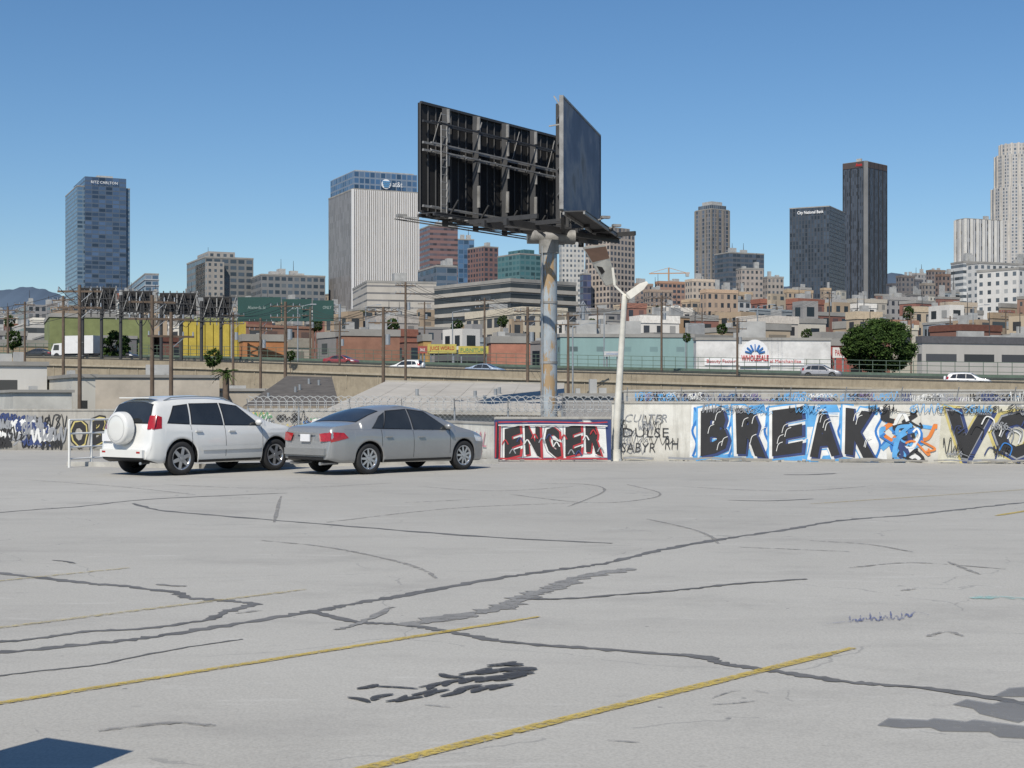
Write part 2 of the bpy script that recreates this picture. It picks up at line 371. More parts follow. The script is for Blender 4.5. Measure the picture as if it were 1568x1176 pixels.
# ------------------------------------------------------------------ graffiti walls
def paint(n,c,worn=0): return M(n,c,0.7,var=0.25,scale=3,worn=worn)
pK=paint('spray_black',(0.022,0.022,0.024)); pW=paint('spray_white',(0.70,0.70,0.68)); pB=paint('spray_blue',(0.03,0.17,0.48)); pC=paint('spray_sky_blue',(0.10,0.34,0.64))
pR=paint('spray_red',(0.42,0.035,0.045)); pO=paint('spray_orange',(0.66,0.20,0.04)); pY=paint('spray_yellow',(0.52,0.44,0.16)); pP=paint('spray_pink',(0.55,0.20,0.26)); pG=paint('spray_grey',(0.26,0.27,0.29)); pN=paint('spray_navy',(0.03,0.05,0.15)); pGr=paint('spray_green',(0.10,0.26,0.13)); pV=paint('spray_violet',(0.16,0.12,0.27))
def wallmat(name,c1,c2):
    m,nt,b=newmat(name); co=objco(nt)
    n1=noise_n(nt,1.2,8,.7,co); c=ramp(nt,n1,[(.3,c2),(.6,c1)])
    mp=nt.nodes.new('ShaderNodeMapping'); mp.inputs['Scale'].default_value=(3,3,.35); nt.links.new(co,mp.inputs[0])
    st=ramp(nt,noise_n(nt,1.5,7,.7,mp.outputs[0]),[(.52,(0,0,0)),(.72,(1,1,1))])
    c=mixc(nt,math_n(nt,'MULTIPLY',st,.5),c,sc(c2,.55))
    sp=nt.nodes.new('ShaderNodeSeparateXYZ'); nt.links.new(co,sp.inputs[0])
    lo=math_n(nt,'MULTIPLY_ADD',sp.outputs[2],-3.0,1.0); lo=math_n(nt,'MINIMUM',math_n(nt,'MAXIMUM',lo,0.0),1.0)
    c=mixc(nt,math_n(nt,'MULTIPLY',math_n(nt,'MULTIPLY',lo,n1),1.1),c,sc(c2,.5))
    nt.links.new(c,b.inputs['Base Color']); b.inputs['Roughness'].default_value=.88; return m
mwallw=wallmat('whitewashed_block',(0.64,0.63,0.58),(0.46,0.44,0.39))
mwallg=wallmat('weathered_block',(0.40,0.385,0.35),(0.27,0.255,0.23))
def wall(a,b,z1,mat,name,z0=0.0,th=0.2,cap=True):
    a=Vector((a[0],a[1],0));b=Vector((b[0],b[1],0));U=(b-a).normalized();L=(b-a).length
    nv=Vector((U.y,-U.x,0)); mb=MB()
    n=max(1,int(L/2.4))
    for i in range(n):
        s0=L*i/n;s1=L*(i+1)/n-.012; c=a+U*(s0+s1)/2-nv*th/2
        mb.box((c.x,c.y,(z0+z1)/2),(s1-s0,th,z1-z0),mat,rz=atan2(U.y,U.x))
    c=a+U*L/2-nv*th/2
    mb.box((c.x,c.y,(z0+z1)/2),(L,th-.02,z1-z0-.02),mwallg,rz=atan2(U.y,U.x))
    if cap: mb.box((c.x,c.y,z1+0.03),(L,th+0.05,0.055),mwallg,rz=atan2(U.y,U.x))
    for i in range(int(L*2.5)):
        x=R.uniform(0,L); p=a+U*x+nv*R.uniform(0.02,0.22)
        s_=R.uniform(0.02,0.08); mb.box((p.x,p.y,s_/2),(s_*R.uniform(1,2.2),s_,s_),mwallg,rz=R.uniform(0,3))
    return mb,a,U,nv,L
def bigtext(mb,o,U,nv,txt,x,y,wd,ht,layers,gap=0.0,tilt=0.0,jy=0.0,base=.004,wob=.10):
    n=len(txt);cw=wd/n
    for i,ch in enumerate(txt):
        dy=R.uniform(-jy,jy)
        for k,(mat,grow,off,dx,dz) in enumerate(layers):
            oo=o+U*(x+i*cw+gap/2+dx)+Vector((0,0,y+dy+dz))
            put_text(mb,ch,oo,U,cw-gap,ht,nv*(base+0.004*k+0.0013*(i%2)),mat,off=off,grow=grow,shear=tilt,wob=wob)
def px_on(a,U,px):
    k=(px-HX)/F
    return (k*a.y-a.x)/(U.x-k*U.y)
A=(XX(937,37.9),37.9); B=(XX(1568,35.4)+8,34.2)
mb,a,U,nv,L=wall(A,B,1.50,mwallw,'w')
def S_(px): return px_on(a,U,px)
def tags(mb,a,U,nv,x0,x1,z0,z1,words,cols,n,sw=0.028,base=0.006,hmax=.34,wmax=.95):
    for i in range(n):
        h=R.uniform(0.10,hmax); h=min(h,(z1-z0)*.8); t=R.uniform(x0,max(x0,x1-wmax))
        scrib(mb,a,U,nv,base+0.0013*i,t,R.uniform(z0,z1-h),R.uniform(0.35,wmax),h,R.choice(cols),sw*R.uniform(0.6,1.3))
    for i,(wd_,x,z,wt,ht,mat) in enumerate(words):
        put_text(mb,wd_,a+U*(x)+Vector((0,0,z)),U,wt,ht,nv*(base+0.0013*(n+i+1)),mat,off=-0.012,shear=R.uniform(-0.2,0.4))
x0,x1=S_(1056),S_(1352)
mb.poly([a+nv*0.002+U*x0+Vector((0,0,0.10)),a+nv*0.002+U*(x1+0.1)+Vector((0,0,0.04)),a+nv*0.002+U*(x1+0.02)+Vector((0,0,1.42)),a+nv*0.002+U*(x0+0.05)+Vector((0,0,1.47))],pW)
cw=(x1-x0-.25)/5
for i in range(5):
    xa=x0+.1+i*cw
    for (u0,v0,u1,v1) in ((-.02,.02,.35,.22),(.5,.0,1.0,.2),(-.02,.9,.4,1.45),(.45,1.2,1.02,1.47)):
        pts=[(xa+cw*u0,v0+R.uniform(0,.06)),(xa+cw*u1,v0+R.uniform(-.02,.08)),(xa+cw*u1-R.uniform(0,.1),v1),(xa+cw*u0+R.uniform(0,.1),v1-R.uniform(0,.1))]
        mb.poly([a+nv*(.0035+.0002*i)+U*p[0]+Vector((0,0,max(.03,min(1.47,p[1])))) for p in pts],pC)
bigtext(mb,a,U,nv,"BREAK",x0+0.2,0.15,x1-x0-0.3,1.18,[(pC,0.12,0.10,0.0,0),(pW,0.075,0.09,0,0),(pN,0.03,0.06,0.06,-0.03),(pK,0.0,0.06,0,0)],gap=0.17,jy=0.05,base=.006)
for i in range(5):
    for k in range(4):
        xa=x0+.3+i*cw+R.uniform(0,.6); za=R.uniform(.25,1.1)
        wribbon(mb,[(xa,za),(xa+.05,za+.18),(xa+.16,za+.24)],a,U,nv,0.026+.001*k,0.016,pW)
for i in range(6):
    xa=x0+.12+i*cw
    wribbon(mb,[(xa,1.4),(xa+.1,1.15),(xa-.05,.8),(xa+.06,.45),(xa-.04,.12)],a,U,nv,0.0052,0.06,pB)
tags(mb,a,U,nv,0.05,x0-0.05,0.12,1.35,[("CULTER",0.35,1.02,1.1,0.20,pG),("DULSE",0.3,0.62,1.2,0.24,pK),("SABYR",0.25,0.22,0.9,0.25,pK),("RH",1.4,0.3,0.35,0.3,pK)],[pK,pG,pG],10,0.015,wmax=.7)
x2=S_(1350);x3=S_(1432)
for i in range(34):
    t=R.uniform(x2+0.05,x3-0.35); z=R.uniform(0.1,1.1)
    pts=[(t,z)]
    for k in range(R.randint(2,4)): pts.append((min(x3,max(x2,pts[-1][0]+R.uniform(-0.35,0.38))),min(1.4,max(0.08,pts[-1][1]+R.uniform(-0.35,0.35)))))
    wribbon(mb,pts,a,U,nv,0.006+i*0.0009,R.choice([0.05,0.09,0.12]),[pO,pC,pK,pB,pK,pW,pN,pC][i%8] if pts[0][1]<.95 or i%3 else pK,sub=4)
x4=S_(1436)
mb.poly([a+nv*0.0025+U*x4+Vector((0,0,0.03)),a+nv*0.0025+U*(x4+5.5)+Vector((0,0,0.03)),a+nv*0.0025+U*(x4+5.5)+Vector((0,0,1.40)),a+nv*0.0025+U*(x4+0.1)+Vector((0,0,1.45))],paint('faded_yellow',(0.55,0.53,0.43)))
bigtext(mb,a,U,nv,"VOKE",x4+0.08,0.14,4.9,1.22,[(pY,0.10,0.09,0,0),(pN,0.06,0.085,0.05,-0.03),(pG,0.0,0.06,0,0),(pK,-0.045,0.055,0,0)],gap=0.09,jy=0.05)
for k in range(22):
    t=R.uniform(x4+.1,x4+4.4); z=R.uniform(.15,1.1)
    wribbon(mb,[(t,z),(t+.12,z+.2),(t+.3,z+.1),(t+.25,z-.12)],a,U,nv,.03+.0012*k,.03,[pC,pG,pN,pK,pW,pB,pC,pO][k%8])
tags(mb,a,U,nv,x4,x4+5,0.05,1.3,[],[pK,pG,pN,pG],12,0.02,base=0.058)
tags(mb,a,U,nv,x0,L-1,1.22,1.48,[],[pK,pC,pG,pK,pN,pG],30,0.016,base=0.03)
for i in range(34):
    x=R.uniform(0,min(L-0.5,17)); wribbon(mb,[(x,0.05+R.uniform(0,.04)),(x+R.uniform(.2,.5),0.05+R.uniform(0,.05)),(x+R.uniform(.6,.9),0.04+R.uniform(0,.04))],a,U,nv,0.075+0.0005*i,R.uniform(0.02,0.07),R.choice([mwallg,mwallg,mwallg,pG]))
mb.finish('graffiti_wall')
A2=(XX(757,37.2),37.2);B2=(XX(936,37.2),37.25)
mb,a,U,nv,L=wall(A2,B2,1.10,mwallw,'w',cap=True)
mb.poly([a+nv*0.002+Vector((0,0,0.04)),a+nv*0.002+U*L+Vector((0,0,0.04)),a+nv*0.002+U*L+Vector((0,0,1.08)),a+nv*0.002+Vector((0,0,1.08))],pN)
mb.poly([a+nv*0.0035+U*.12+Vector((0,0,0.1)),a+nv*0.0035+U*(L-.1)+Vector((0,0,0.1)),a+nv*0.0035+U*(L-.15)+Vector((0,0,.95)),a+nv*0.0035+U*.1+Vector((0,0,.98))],pW)
bigtext(mb,a,U,nv,"ENGER",0.2,0.16,L-0.4,0.76,[(pG,0.07,0.085,0.0,0),(pW,0.045,0.085,0,0),(pR,0.02,0.06,0.04,-.02),(pK,0.0,0.06,0,0)],gap=0.13,jy=0.04,base=.006,wob=.14)
for k in range(14):
    t=.2+k*.19; z=R.uniform(.15,.7); wribbon(mb,[(t,z),(t+.08,z+.12),(t+.16,z)],a,U,nv,.026+.001*k,.03,[pR,pG,pN,pW][k%4])
for k in range(3):
    wribbon(mb,[(0.03+.05*k,0.1),(0.04+k*.05,0.6),(0.05+.05*k,1.02)],a,U,nv,0.044+k*.003,0.035,[pR,pK,pR][k])
    wribbon(mb,[(0.1,1.02-.04*k),(1.2,1.03-.04*k),(2.4,1.0-.03*k),(L-.1,1.02-.05*k)],a,U,nv,0.054+k*.004,0.03,[pR,pN,pW][k])
wribbon(mb,[(0.1,0.08),(1.2,0.06),(2.4,0.08),(L-.1,0.06)],a,U,nv,0.068,0.04,pR)
mb.finish('graffiti_wall')
A3=(XX(640,43),43);B3=(XX(757,37.4),37.5)
mb,a,U,nv,L=wall(A3,B3,0.95,mwallw,'w')
tags(mb,a,U,nv,0.05,L-0.2,0.1,0.9,[("REHAL",L-2.4,0.35,1.9,0.4,pP)],[pP,pP,pK,pG],18,0.03)
mb.finish('graffiti_wall')
A4=(-26,47.0);B4=(XX(640,44),44)
mb,a,U,nv,L=wall(A4,B4,1.25,mwallg,'w')
s1=px_on(a,U,0);s2=px_on(a,U,92);s3=px_on(a,U,108)
for i in range(80):
    t=R.uniform(s1-3,s2-0.5); z=R.uniform(0.05,0.75)
    scrib(mb,a,U,nv,0.004+i*0.0005,t,z,R.uniform(0.5,0.9),R.uniform(0.25,0.45),[pK,pG,pG,pN,pW,pK][i%6],R.uniform(0.03,0.07))
bigtext(mb,a,U,nv,"OB",s3,0.15,1.3,0.85,[(pK,0.07,0.08,0,0),(pY,0.02,0.05,0,0),(pK,-.03,.04,0,0)],gap=0.1,jy=0.03,wob=.2)
tags(mb,a,U,nv,s3+1.5,L-0.3,0.1,1.2,[],[pK,pB,pW,pR,pG,pGr,pY,pK,pG],100,0.035)
mb.finish('graffiti_wall')
A5=(XX(955,47),47);B5=(XX(1568,46)+6,45)
mb,a,U,nv,L=wall(A5,B5,1.86,mwallg,'w',z0=-0.5,cap=True)
tags(mb,a,U,nv,0.3,L-0.5,1.35,1.84,[],[pK,pG,pG,pW,pN,pK,pC,pV],170,0.022,hmax=.36,base=.004)
mb.finish('graffiti_wall')

# ------------------------------------------------------------------ razor-wire fence
mgal=M('galvanised_steel',(0.42,0.43,0.44),0.4,metal=0.6,var=0.2)
mwireg=M('razor_wire_steel',(0.50,0.50,0.49),0.45,metal=0.3,var=0.2)
def coil(mb,p0,p1,r,turns,mat,th=0.008):
    p0=Vector(p0);p1=Vector(p1);prev=None;n=turns*9
    ax=(p1-p0).normalized(); up=Vector((0,0,1)); sd_=ax.cross(up)
    for i in range(n+1):
        t=i/n; a_=2*pi*turns*t; p=p0.lerp(p1,t)+up*r*cos(a_)+sd_*r*sin(a_)*0.5+ax*r*1.1*sin(a_)
        if prev is not None: mb.beam(prev,p,th,th,mat)
        prev=p
def fence(x0,x1,d0,d1,zt,turns,zb=0.0):
    fn=MB(); fa=Vector((XX(x0,d0),d0,zb)); fb=Vector((XX(x1,d1),d1,zb)); Lf=(fb-fa).length; n=max(3,int(Lf/1.5)); H=zt-zb
    for i in range(n+1):
        p=fa.lerp(fb,i/n); fn.cyl(p,p+Vector((0,0,H)),0.03,0.03,mgal,8); fn.beam(p+Vector((0,0,H-.05)),p+Vector((0,-0.2,H+.25)),0.025,0.025,mgal)
    for z in(0.3,H-.05,H+.07,H+.17): fn.beam(fa+Vector((0,0,z)),fb+Vector((0,0,z)),0.016,0.016,mwireg)
    w_=(fb-fa).normalized()
    for i in range(int(Lf/0.14)-6):
        p=fa+w_*i*0.14; q=p+w_*(H-.35)
        fn.beam(p+Vector((0,0,0.3)),q+Vector((0,0,H-.05)),0.006,0.006,mwireg); fn.beam(q+Vector((0,0,0.3)),p+Vector((0,0,H-.05)),0.006,0.006,mwireg)
    if turns: coil(fn,fa+Vector((0,0,H+.1)),fb+Vector((0,0,H+.1)),0.23,turns,mwireg,0.015)
    fn.finish('razor_wire_fence')
fence(380,945,42.5,40.5,1.38,46)
fence(960,1640,43.5,42.0,1.72,0)
mwp=M('white_rail_paint',(0.72,0.72,0.70),0.5,var=0.15)
hr=MB()
ra=G(106,716);rb=Vector((XX(178,34.5),36.0,0))
for i in range(4):
    p=ra.lerp(rb,i/3); hr.cyl(p,p+Vector((0,0,1.12)),0.03,0.03,mwp,8)
for z in(1.12,0.8,0.48,0.2): hr.cyl(ra+Vector((0,0,z)),rb+Vector((0,0,z)),0.024,0.024,mwp,8)
hr.finish('handrail')
kb=MB(); mk_=M('kerb_concrete',(0.42,0.41,0.38),0.85,var=0.35)
for (p,q) in [((95,718),(300,722)),((300,722),(760,714))]:
    A_=G(p[0],p[1]-3);B_=G(q[0],q[1]-3); c=(A_+B_)/2; d_=B_-A_
    kb.box((c.x,c.y+0.6,0.055),(d_.length,0.22,0.11),mk_,rz=atan2(d_.y,d_.x))
kb.finish('kerb')

# ------------------------------------------------------------------ cars
mtyre=M('tyre_rubber',(0.02,0.02,0.021),0.8,var=0.2)
mrim=M('alloy_rim',(0.55,0.56,0.58),0.28,metal=0.85,var=0.1)
mdark=M('dark_trim',(0.015,0.015,0.016),0.5,var=0.2)
mglass,nt_,b_=newmat('car_glass'); b_.inputs['Roughness'].default_value=0.05; b_.inputs['Specular IOR Level'].default_value=0.8
_cn=noise_n(nt_,1.5,3,0.5,objco(nt_)); nt_.links.new(mixc(nt_,_cn,(0.006,0.008,0.01),(0.045,0.05,0.055)),b_.inputs['Base Color'])
mtail=M('tail_lamp',(0.36,0.012,0.012),0.15,coat=1,var=0.4,scale=14)
mclear=M('clear_lamp',(0.75,0.75,0.75),0.1,coat=1,var=0.2,scale=20)
mplate=M('licence_plate',(0.7,0.7,0.72),0.4,var=0.05); mgroove=M('cover_groove',(0.42,0.42,0.42),0.5)
def lin(tab,x):
    if x<=tab[0][0]:return tab[0][1]
    for (a,b),(c,d) in zip(tab,tab[1:]):
        if x<=c: return b+(d-b)*(x-a)/(c-a)
    return tab[-1][1]
def smo(tab,x,e=0.05):
    k=[(-1,1),(-.5,2),(0,3),(.5,2),(1,1)]
    return sum(w_*lin(tab,x+e*o) for o,w_ in k)/9
def make_car(kind,paint_,name,loc,rz,anchor='rr',lod=1):
    if kind=='suv':
        L=4.46; wheels=(0.84,3.50); WR=0.36; AR=0.42; tum=0.40
        zt=[(0,.56),(.03,.64),(.07,.70),(.09,.95),(.13,1.06),(.32,1.54),(.42,1.62),(.9,1.68),(1.7,1.70),(2.25,1.67),(2.5,1.60),(3.32,1.13),(3.45,1.09),(3.95,1.00),(4.2,.92),(4.36,.78),(4.44,.62),(4.46,.55)]
        be=[(0,1.08),(1.5,1.04),(3.3,.98)]
        hw=[(0,.74),(.09,.84),(.3,.885),(1,.91),(3.3,.91),(3.9,.88),(4.2,.80),(4.38,.64),(4.46,.48)]
        zb=[(0,.36),(.25,.27),(4.0,.22),(4.46,.32)]
        wins=[[(.52,1.12),(1.06,1.09),(1.13,1.49),(.78,1.45)],[(1.14,1.09),(1.98,1.06),(1.98,1.51),(1.21,1.50)],[(2.05,1.06),(3.05,1.04),(2.50,1.45),(2.05,1.51)]]
        rg=(.155,.33); wg=(2.56,3.26)
        seams=[(1.10,.55,1.07),(2.02,.30,1.05),(3.08,.40,1.01)]; handles=[(1.2,.93),(2.12,.92)]
        sidel=[(.14,.98),(.34,1.00),(.40,1.24),(.26,1.28)]
    else:
        L=4.85; wheels=(1.03,3.85); WR=0.335; AR=0.38; tum=0.48
        zt=[(0,.50),(.02,.62),(.045,.90),(.09,.99),(.2,1.035),(.5,1.075),(.72,1.105),(1.2,1.31),(1.55,1.42),(1.95,1.48),(2.35,1.49),(2.8,1.43),(3.2,1.26),(3.68,1.02),(3.9,.96),(4.45,.83),(4.68,.72),(4.80,.60),(4.85,.48)]
        be=[(0,.97),(1,.955),(3.7,.87)]
        hw=[(0,.70),(.05,.79),(.4,.875),(1.2,.92),(3.5,.915),(4.2,.86),(4.6,.72),(4.85,.44)]
        zb=[(0,.34),(.3,.26),(4.5,.20),(4.85,.26)]
        wins=[[(1.12,1.0),(1.40,.985),(1.58,1.31),(1.38,1.22)],[(1.44,.985),(2.24,.955),(2.24,1.375),(1.66,1.34)],[(2.31,.955),(3.40,.925),(2.76,1.32),(2.31,1.375)]]
        rg=(.80,1.48); wg=(2.88,3.62)
        seams=[(1.36,.60,.97),(2.28,.25,.94),(3.38,.40,.91)]; handles=[(1.48,.80),(2.42,.78)]
        sidel=[(.05,.70),(.46,.79),(.36,.90),(.05,.92)]
    xs=set(); n=int(L/0.07)
    for i in range(n+1): xs.add(round(L*i/n,4))
    for i in range(12): xs.add(round(0.4*(i/12)**1.5,4)); xs.add(round(L-0.3*(i/12)**1.5,4))
    for wx in wheels:
        for k in range(19): xs.add(round(wx-AR*cos(pi*k/18),4))
        xs.add(round(wx-AR-0.004,4)); xs.add(round(wx+AR+0.004,4))
    xs=sorted(xs)
    def par(x):
        T=smo(zt,x,0.012 if x<0.4 else 0.10); b=min(smo(be,x),T-0.05); h=smo(hw,x,0.06); z=lin(zb,x)
        for wx in wheels:
            if abs(x-wx)<AR+0.0005: z=max(z,WR+sqrt(max(0,AR*AR-(x-wx)**2)))
        return T,b,h,z
    def sy(h,z): return h*(1-0.06*((z-0.62)/0.40)**2)
    def sect(x):
        T,b,h,z=par(x); b=max(b,z+0.03); T=max(T,b+0.03)
        pts=[(0,z+0.02),(h*0.55,z+0.02),(h*0.90,z),(sy(h,z)*0.985,z+0.001)]
        for k in range(1,9):
            zz=z+(b-z)*k/9; pts.append((sy(h,zz)+0.008*math.exp(-((zz-(b-0.12))/0.03)**2),zz))
        yb=sy(h,b)-0.01; pts.append((yb,b))
        g=T-b; zr=b+g*0.86; yr=yb-tum*g*0.86-0.02
        for k in range(1,5): pts.append((yb+(yr-yb)*(k/4)+0.025*sin(pi*k/4)*(1 if g>.2 else 0),b+(zr-b)*k/4))
        for k in range(1,9):
            s_=(k/8)**1.3; pts.append((yr*(1-s_),zr+(T-zr)*(1-(1-s_)**2.6)))
        return pts
    def roofpt(x,s_):
        T,b,h,z=par(x); yb=sy(h,b)-0.01; g=T-b; zr=b+g*.86; yr=yb-tum*g*.86-0.02
        sg=1 if s_>=0 else -1; q=1-abs(s_)
        return Vector((x,yr*(1-q)*sg,zr+(T-zr)*(1-(1-q)**2.6)))
    def sidey(x,z):
        pts=sect(x)[3:17]
        for (y0,z0),(y1,z1) in zip(pts,pts[1:]):
            if z<=z1: return y0+(y1-y0)*max(0,(z-z0))/max(1e-6,z1-z0)
        return pts[-1][0]
    mb=MB(); rows=[]
    for x in xs:
        h=sect(x); rows.append([(x,-y,z) for y,z in h]+[(x,y,z) for y,z in reversed(h[1:-1])])
    nc=len(rows[0])
    def mf(a,b_): return mdark if (b_<3 or b_>=nc-3) else paint_
    mb.grid(rows,paint_,closed=True,matf=mf)
    mb.poly(rows[0][::1],paint_); mb.poly(rows[-1][::-1],paint_)
    def sidepatch(q,mat,off=0.006,nx=8,nz=6,side=(-1,1)):
        for sg in side:
            g_=[]
            for i in range(nz+1):
                v=i/nz; row=[]
                for j in range(nx+1):
                    u=j/nx
                    x=(q[0][0]*(1-u)+q[1][0]*u)*(1-v)+(q[3][0]*(1-u)+q[2][0]*u)*v
                    z=(q[0][1]*(1-u)+q[1][1]*u)*(1-v)+(q[3][1]*(1-u)+q[2][1]*u)*v
                    row.append((x,sg*(sidey(x,z)+off),z))
                g_.append(row if sg<0 else row[::-1])
            mb.grid(g_,mat)
    for q in wins:
        cx_=sum(p[0] for p in q)/4; cz_=sum(p[1] for p in q)/4
        big=[(p[0]+(0.02 if p[0]>cx_ else -0.02),p[1]+(0.022 if p[1]>cz_ else -0.018)) for p in q]
        sidepatch(big,mdark,0.004); sidepatch(q,mglass,0.009)
    for x,z0,z1 in seams: sidepatch([(x-.005,z0),(x+.005,z0),(x+.005,z1),(x-.005,z1)],mdark,0.003,1,6)
    zs_=lin(zb,2); sidepatch([(wheels[0]+AR+.03,zs_+.015),(wheels[1]-AR-.03,zs_+.015),(wheels[1]-AR-.03,zs_+.07),(wheels[0]+AR+.03,zs_+.07)],mdark,0.004,10,1)
    if kind=='suv': sidepatch([(wheels[0]+AR+.08,.52),(wheels[1]-AR-.08,.52),(wheels[1]-AR-.08,.60),(wheels[0]+AR+.08,.60)],paint_,0.018,10,2)
    else: sidepatch([(.4,.975),(3.35,.905),(3.35,.915),(.4,.985)],mgal,0.004,12,1)
    for x,z in handles:
        for sg in(-1,1): mb.box((x+.08,sg*(sidey(x,z)+0.018),z),(0.17,0.03,0.028),paint_)
    sidepatch(sidel,mtail,0.007,4,4)
    hl=[(L-.62,.66),(L-.20,.62),(L-.26,.72),(L-.68,.80)] if kind!='suv' else [(L-.60,.76),(L-.22,.72),(L-.26,.84),(L-.66,.93)]
    sidepatch(hl,mclear,0.006,4,3)
    def roofpatch(x0,x1,s0,s1,mat,off=0.007,nx=8,ns=12):
        g_=[]
        for i in range(nx+1):
            x=x0+(x1-x0)*i/nx; row=[]
            for j in range(ns+1):
                s_=s0+(s1-s0)*j/ns; p=roofpt(x,s_)
                e=0.004; tx=roofpt(x+e,s_)-roofpt(x-e,s_)
                tt=roofpt(x,min(1,s_+.02))-roofpt(x,max(-1,s_-.02)); nn=tx.cross(tt)
                if nn.length>0: nn.normalize()
                if nn.z<0: nn=-nn
                row.append(p+nn*off)
            g_.append(row)
        mb.grid(g_,mat)
    roofpatch(rg[0]-.01,rg[1]+.01,-.93,.93,mdark,.004); roofpatch(rg[0],rg[1],-.9,.9,mglass,.009)
    roofpatch(wg[0]-.03,wg[1]+.03,-.95,.95,mdark,.004); roofpatch(wg[0],wg[1],-.92,.92,mglass,.009)
    if kind=='suv':
        C0=Vector((0.03,0.02,1.0)); rws=[[C0+Vector((-0.205,0,0))]*28]
        for r_,o in [(0.12,.205),(0.29,.200),(0.335,.185),(0.355,.15),(0.357,0.0)]:
            rws.append([C0+Vector((-o,r_*cos(2*pi*k/28),r_*sin(2*pi*k/28)*0.98)) for k in range(28)])
        mb.grid(rws,paint_,closed=True)
        mb.grid([[C0+Vector((-0.206,r_*cos(2*pi*k/28),r_*sin(2*pi*k/28))) for k in range(28)] for r_ in (0.262,0.272)],mgroove,closed=True)
        mb.box((-0.02,0,0.47),(0.10,1.42,0.16),paint_); mb.box((-0.0,0,0.375),(0.08,1.3,0.05),mdark)
        mb.box((0.0,-0.58,0.50),(0.145,0.12,0.04),mtail); mb.box((0.0,0.58,0.50),(0.145,0.12,0.04),mtail)
        mb.box((0.03,0.58,0.80),(0.05,0.31,0.16),mplate)
        for sg in(-1,1):
            g0=[roofpt(x,sg*0.93)+Vector((0,0,0.05)) for x in (0.6,0.8,1.2,1.8,2.2,2.4)]
            g0[0].z-=0.05; g0[-1].z-=0.05
            for p,q_ in zip(g0,g0[1:]): mb.beam(p,q_,0.03,0.025,mgal)
            mb.grid([[(0.085,sg*0.68,0.98),(0.10,sg*0.76,0.98),(0.15,sg*0.83,0.98)],[(0.115,sg*0.67,1.10),(0.13,sg*0.74,1.10),(0.185,sg*0.825,1.10)],[(0.18,sg*0.66,1.27),(0.20,sg*0.71,1.27),(0.262,sg*0.775,1.27)]][::sg],mtail)
        mb.cyl((0.42,-0.3,0.27),(0.05,-0.5,0.27),0.03,0.03,mrim,8)
        mb.box((0.38,0,1.64),(0.22,1.0,0.025),paint_)
    else:
        for sg in(-1,1):
            mb.grid([[(-0.014,sg*0.50,0.72),(0.0,sg*0.64,0.72),(0.035,sg*0.785,0.73)],[(0.013,sg*0.44,0.88),(0.022,sg*0.62,0.90),(0.06,sg*0.785,0.905)]][::sg],mtail)
            mb.cyl((0.5,sg*0.45,0.25),(-0.02,sg*0.5,0.25),0.035,0.035,mrim,10)
        mb.box((-0.012,0,0.79),(0.03,0.31,0.155),mplate); mb.box((-0.016,0,0.90),(0.02,0.6,0.02),mgal)
        mb.box((-0.02,0,0.50),(0.07,1.36,0.14),paint_); mb.box((0.02,0,0.36),(0.06,1.2,0.06),mdark)
    mx=wg[1]-0.34
    for sg in(-1,1):
        c0=Vector((mx,sg*(sidey(mx,0.99)+0.10),1.0 if kind!='suv' else 1.10)); rws=[]
        for i in range(7):
            ph=pi*i/6; rws.append([c0+Vector((0.07*cos(ph)*1,0.10*sin(ph)*cos(2*pi*k/10),0.07*sin(ph)*sin(2*pi*k/10))) for k in range(10)])
        mb.grid(rws,paint_,closed=True); mb.beam(c0,c0-Vector((0,sg*0.12,0.05)),0.04,0.03,mdark)
    for wx in wheels:
        for sg in(-1,1):
            C=Vector((wx,sg*0.775,WR)); ri=WR*0.68; n=32
            def ring(r_,y): return [C+Vector((r_*cos(2*pi*k/n),sg*y,r_*sin(2*pi*k/n))) for k in range(n)]
            T_=[ring(ri,.09),ring(ri+.02,.105),ring(WR-.03,.105),ring(WR-.004,.08),ring(WR,.04),ring(WR,-.06),ring(WR-.03,-.11),ring(ri,-.11)]
            if sg>0: T_=T_[::-1]
            mb.grid(T_,mtyre,closed=True)
            rr=[ring(ri,.09),ring(ri-.018,.092),ring(ri-.03,.05),ring(ri-.04,.02)]
            if sg<0: rr=rr[::-1]
            mb.grid(rr,mrim,closed=True)
            mb.poly(ring(ri-.03,.02)[::(-1 if sg>0 else 1)],mdark)
            ns=6 if kind=='suv' else 9
            for k in range(ns):
                an=2*pi*k/ns+0.3
                d_=Vector((cos(an),0,sin(an))); t_=Vector((-sin(an),0,cos(an)))
                sw_=.045 if kind=='suv' else .028
                p_=[C+d_*0.03-t_*sw_,C+d_*0.03+t_*sw_,C+d_*(ri-.015)+t_*sw_*.8,C+d_*(ri-.015)-t_*sw_*.8]
                p_=[q_+Vector((0,sg*0.085,0)) for q_ in p_]
                if sg>0:p_=p_[::-1]
                mb.poly(p_,mrim)
            mb.cyl(C+Vector((0,sg*.05,0)),C+Vector((0,sg*.10,0)),0.05,0.045,mrim,12)
    ob=mb.finish(name,loc=Vector((0,0,0)))
    if anchor=='rr': off=Vector((wheels[0],-0.88,0))
    else: off=Vector((L/2,0,0))
    ob.rotation_euler=(0,0,rz)
    ob.location=Vector(loc)-Matrix.Rotation(rz,3,'Z')@off
    return ob
pwhite=M('pearl_white_paint',(0.66,0.66,0.64),0.28,coat=0.8,var=0.05)
pgrey=M('metallic_grey_paint',(0.32,0.325,0.325),0.36,metal=0.45,coat=0.8,var=0.06)
make_car('suv',pwhite,'parked_suv',G(279,728),radians(52))
make_car('sedan',pgrey,'parked_sedan',G(566,726.5),radians(46))

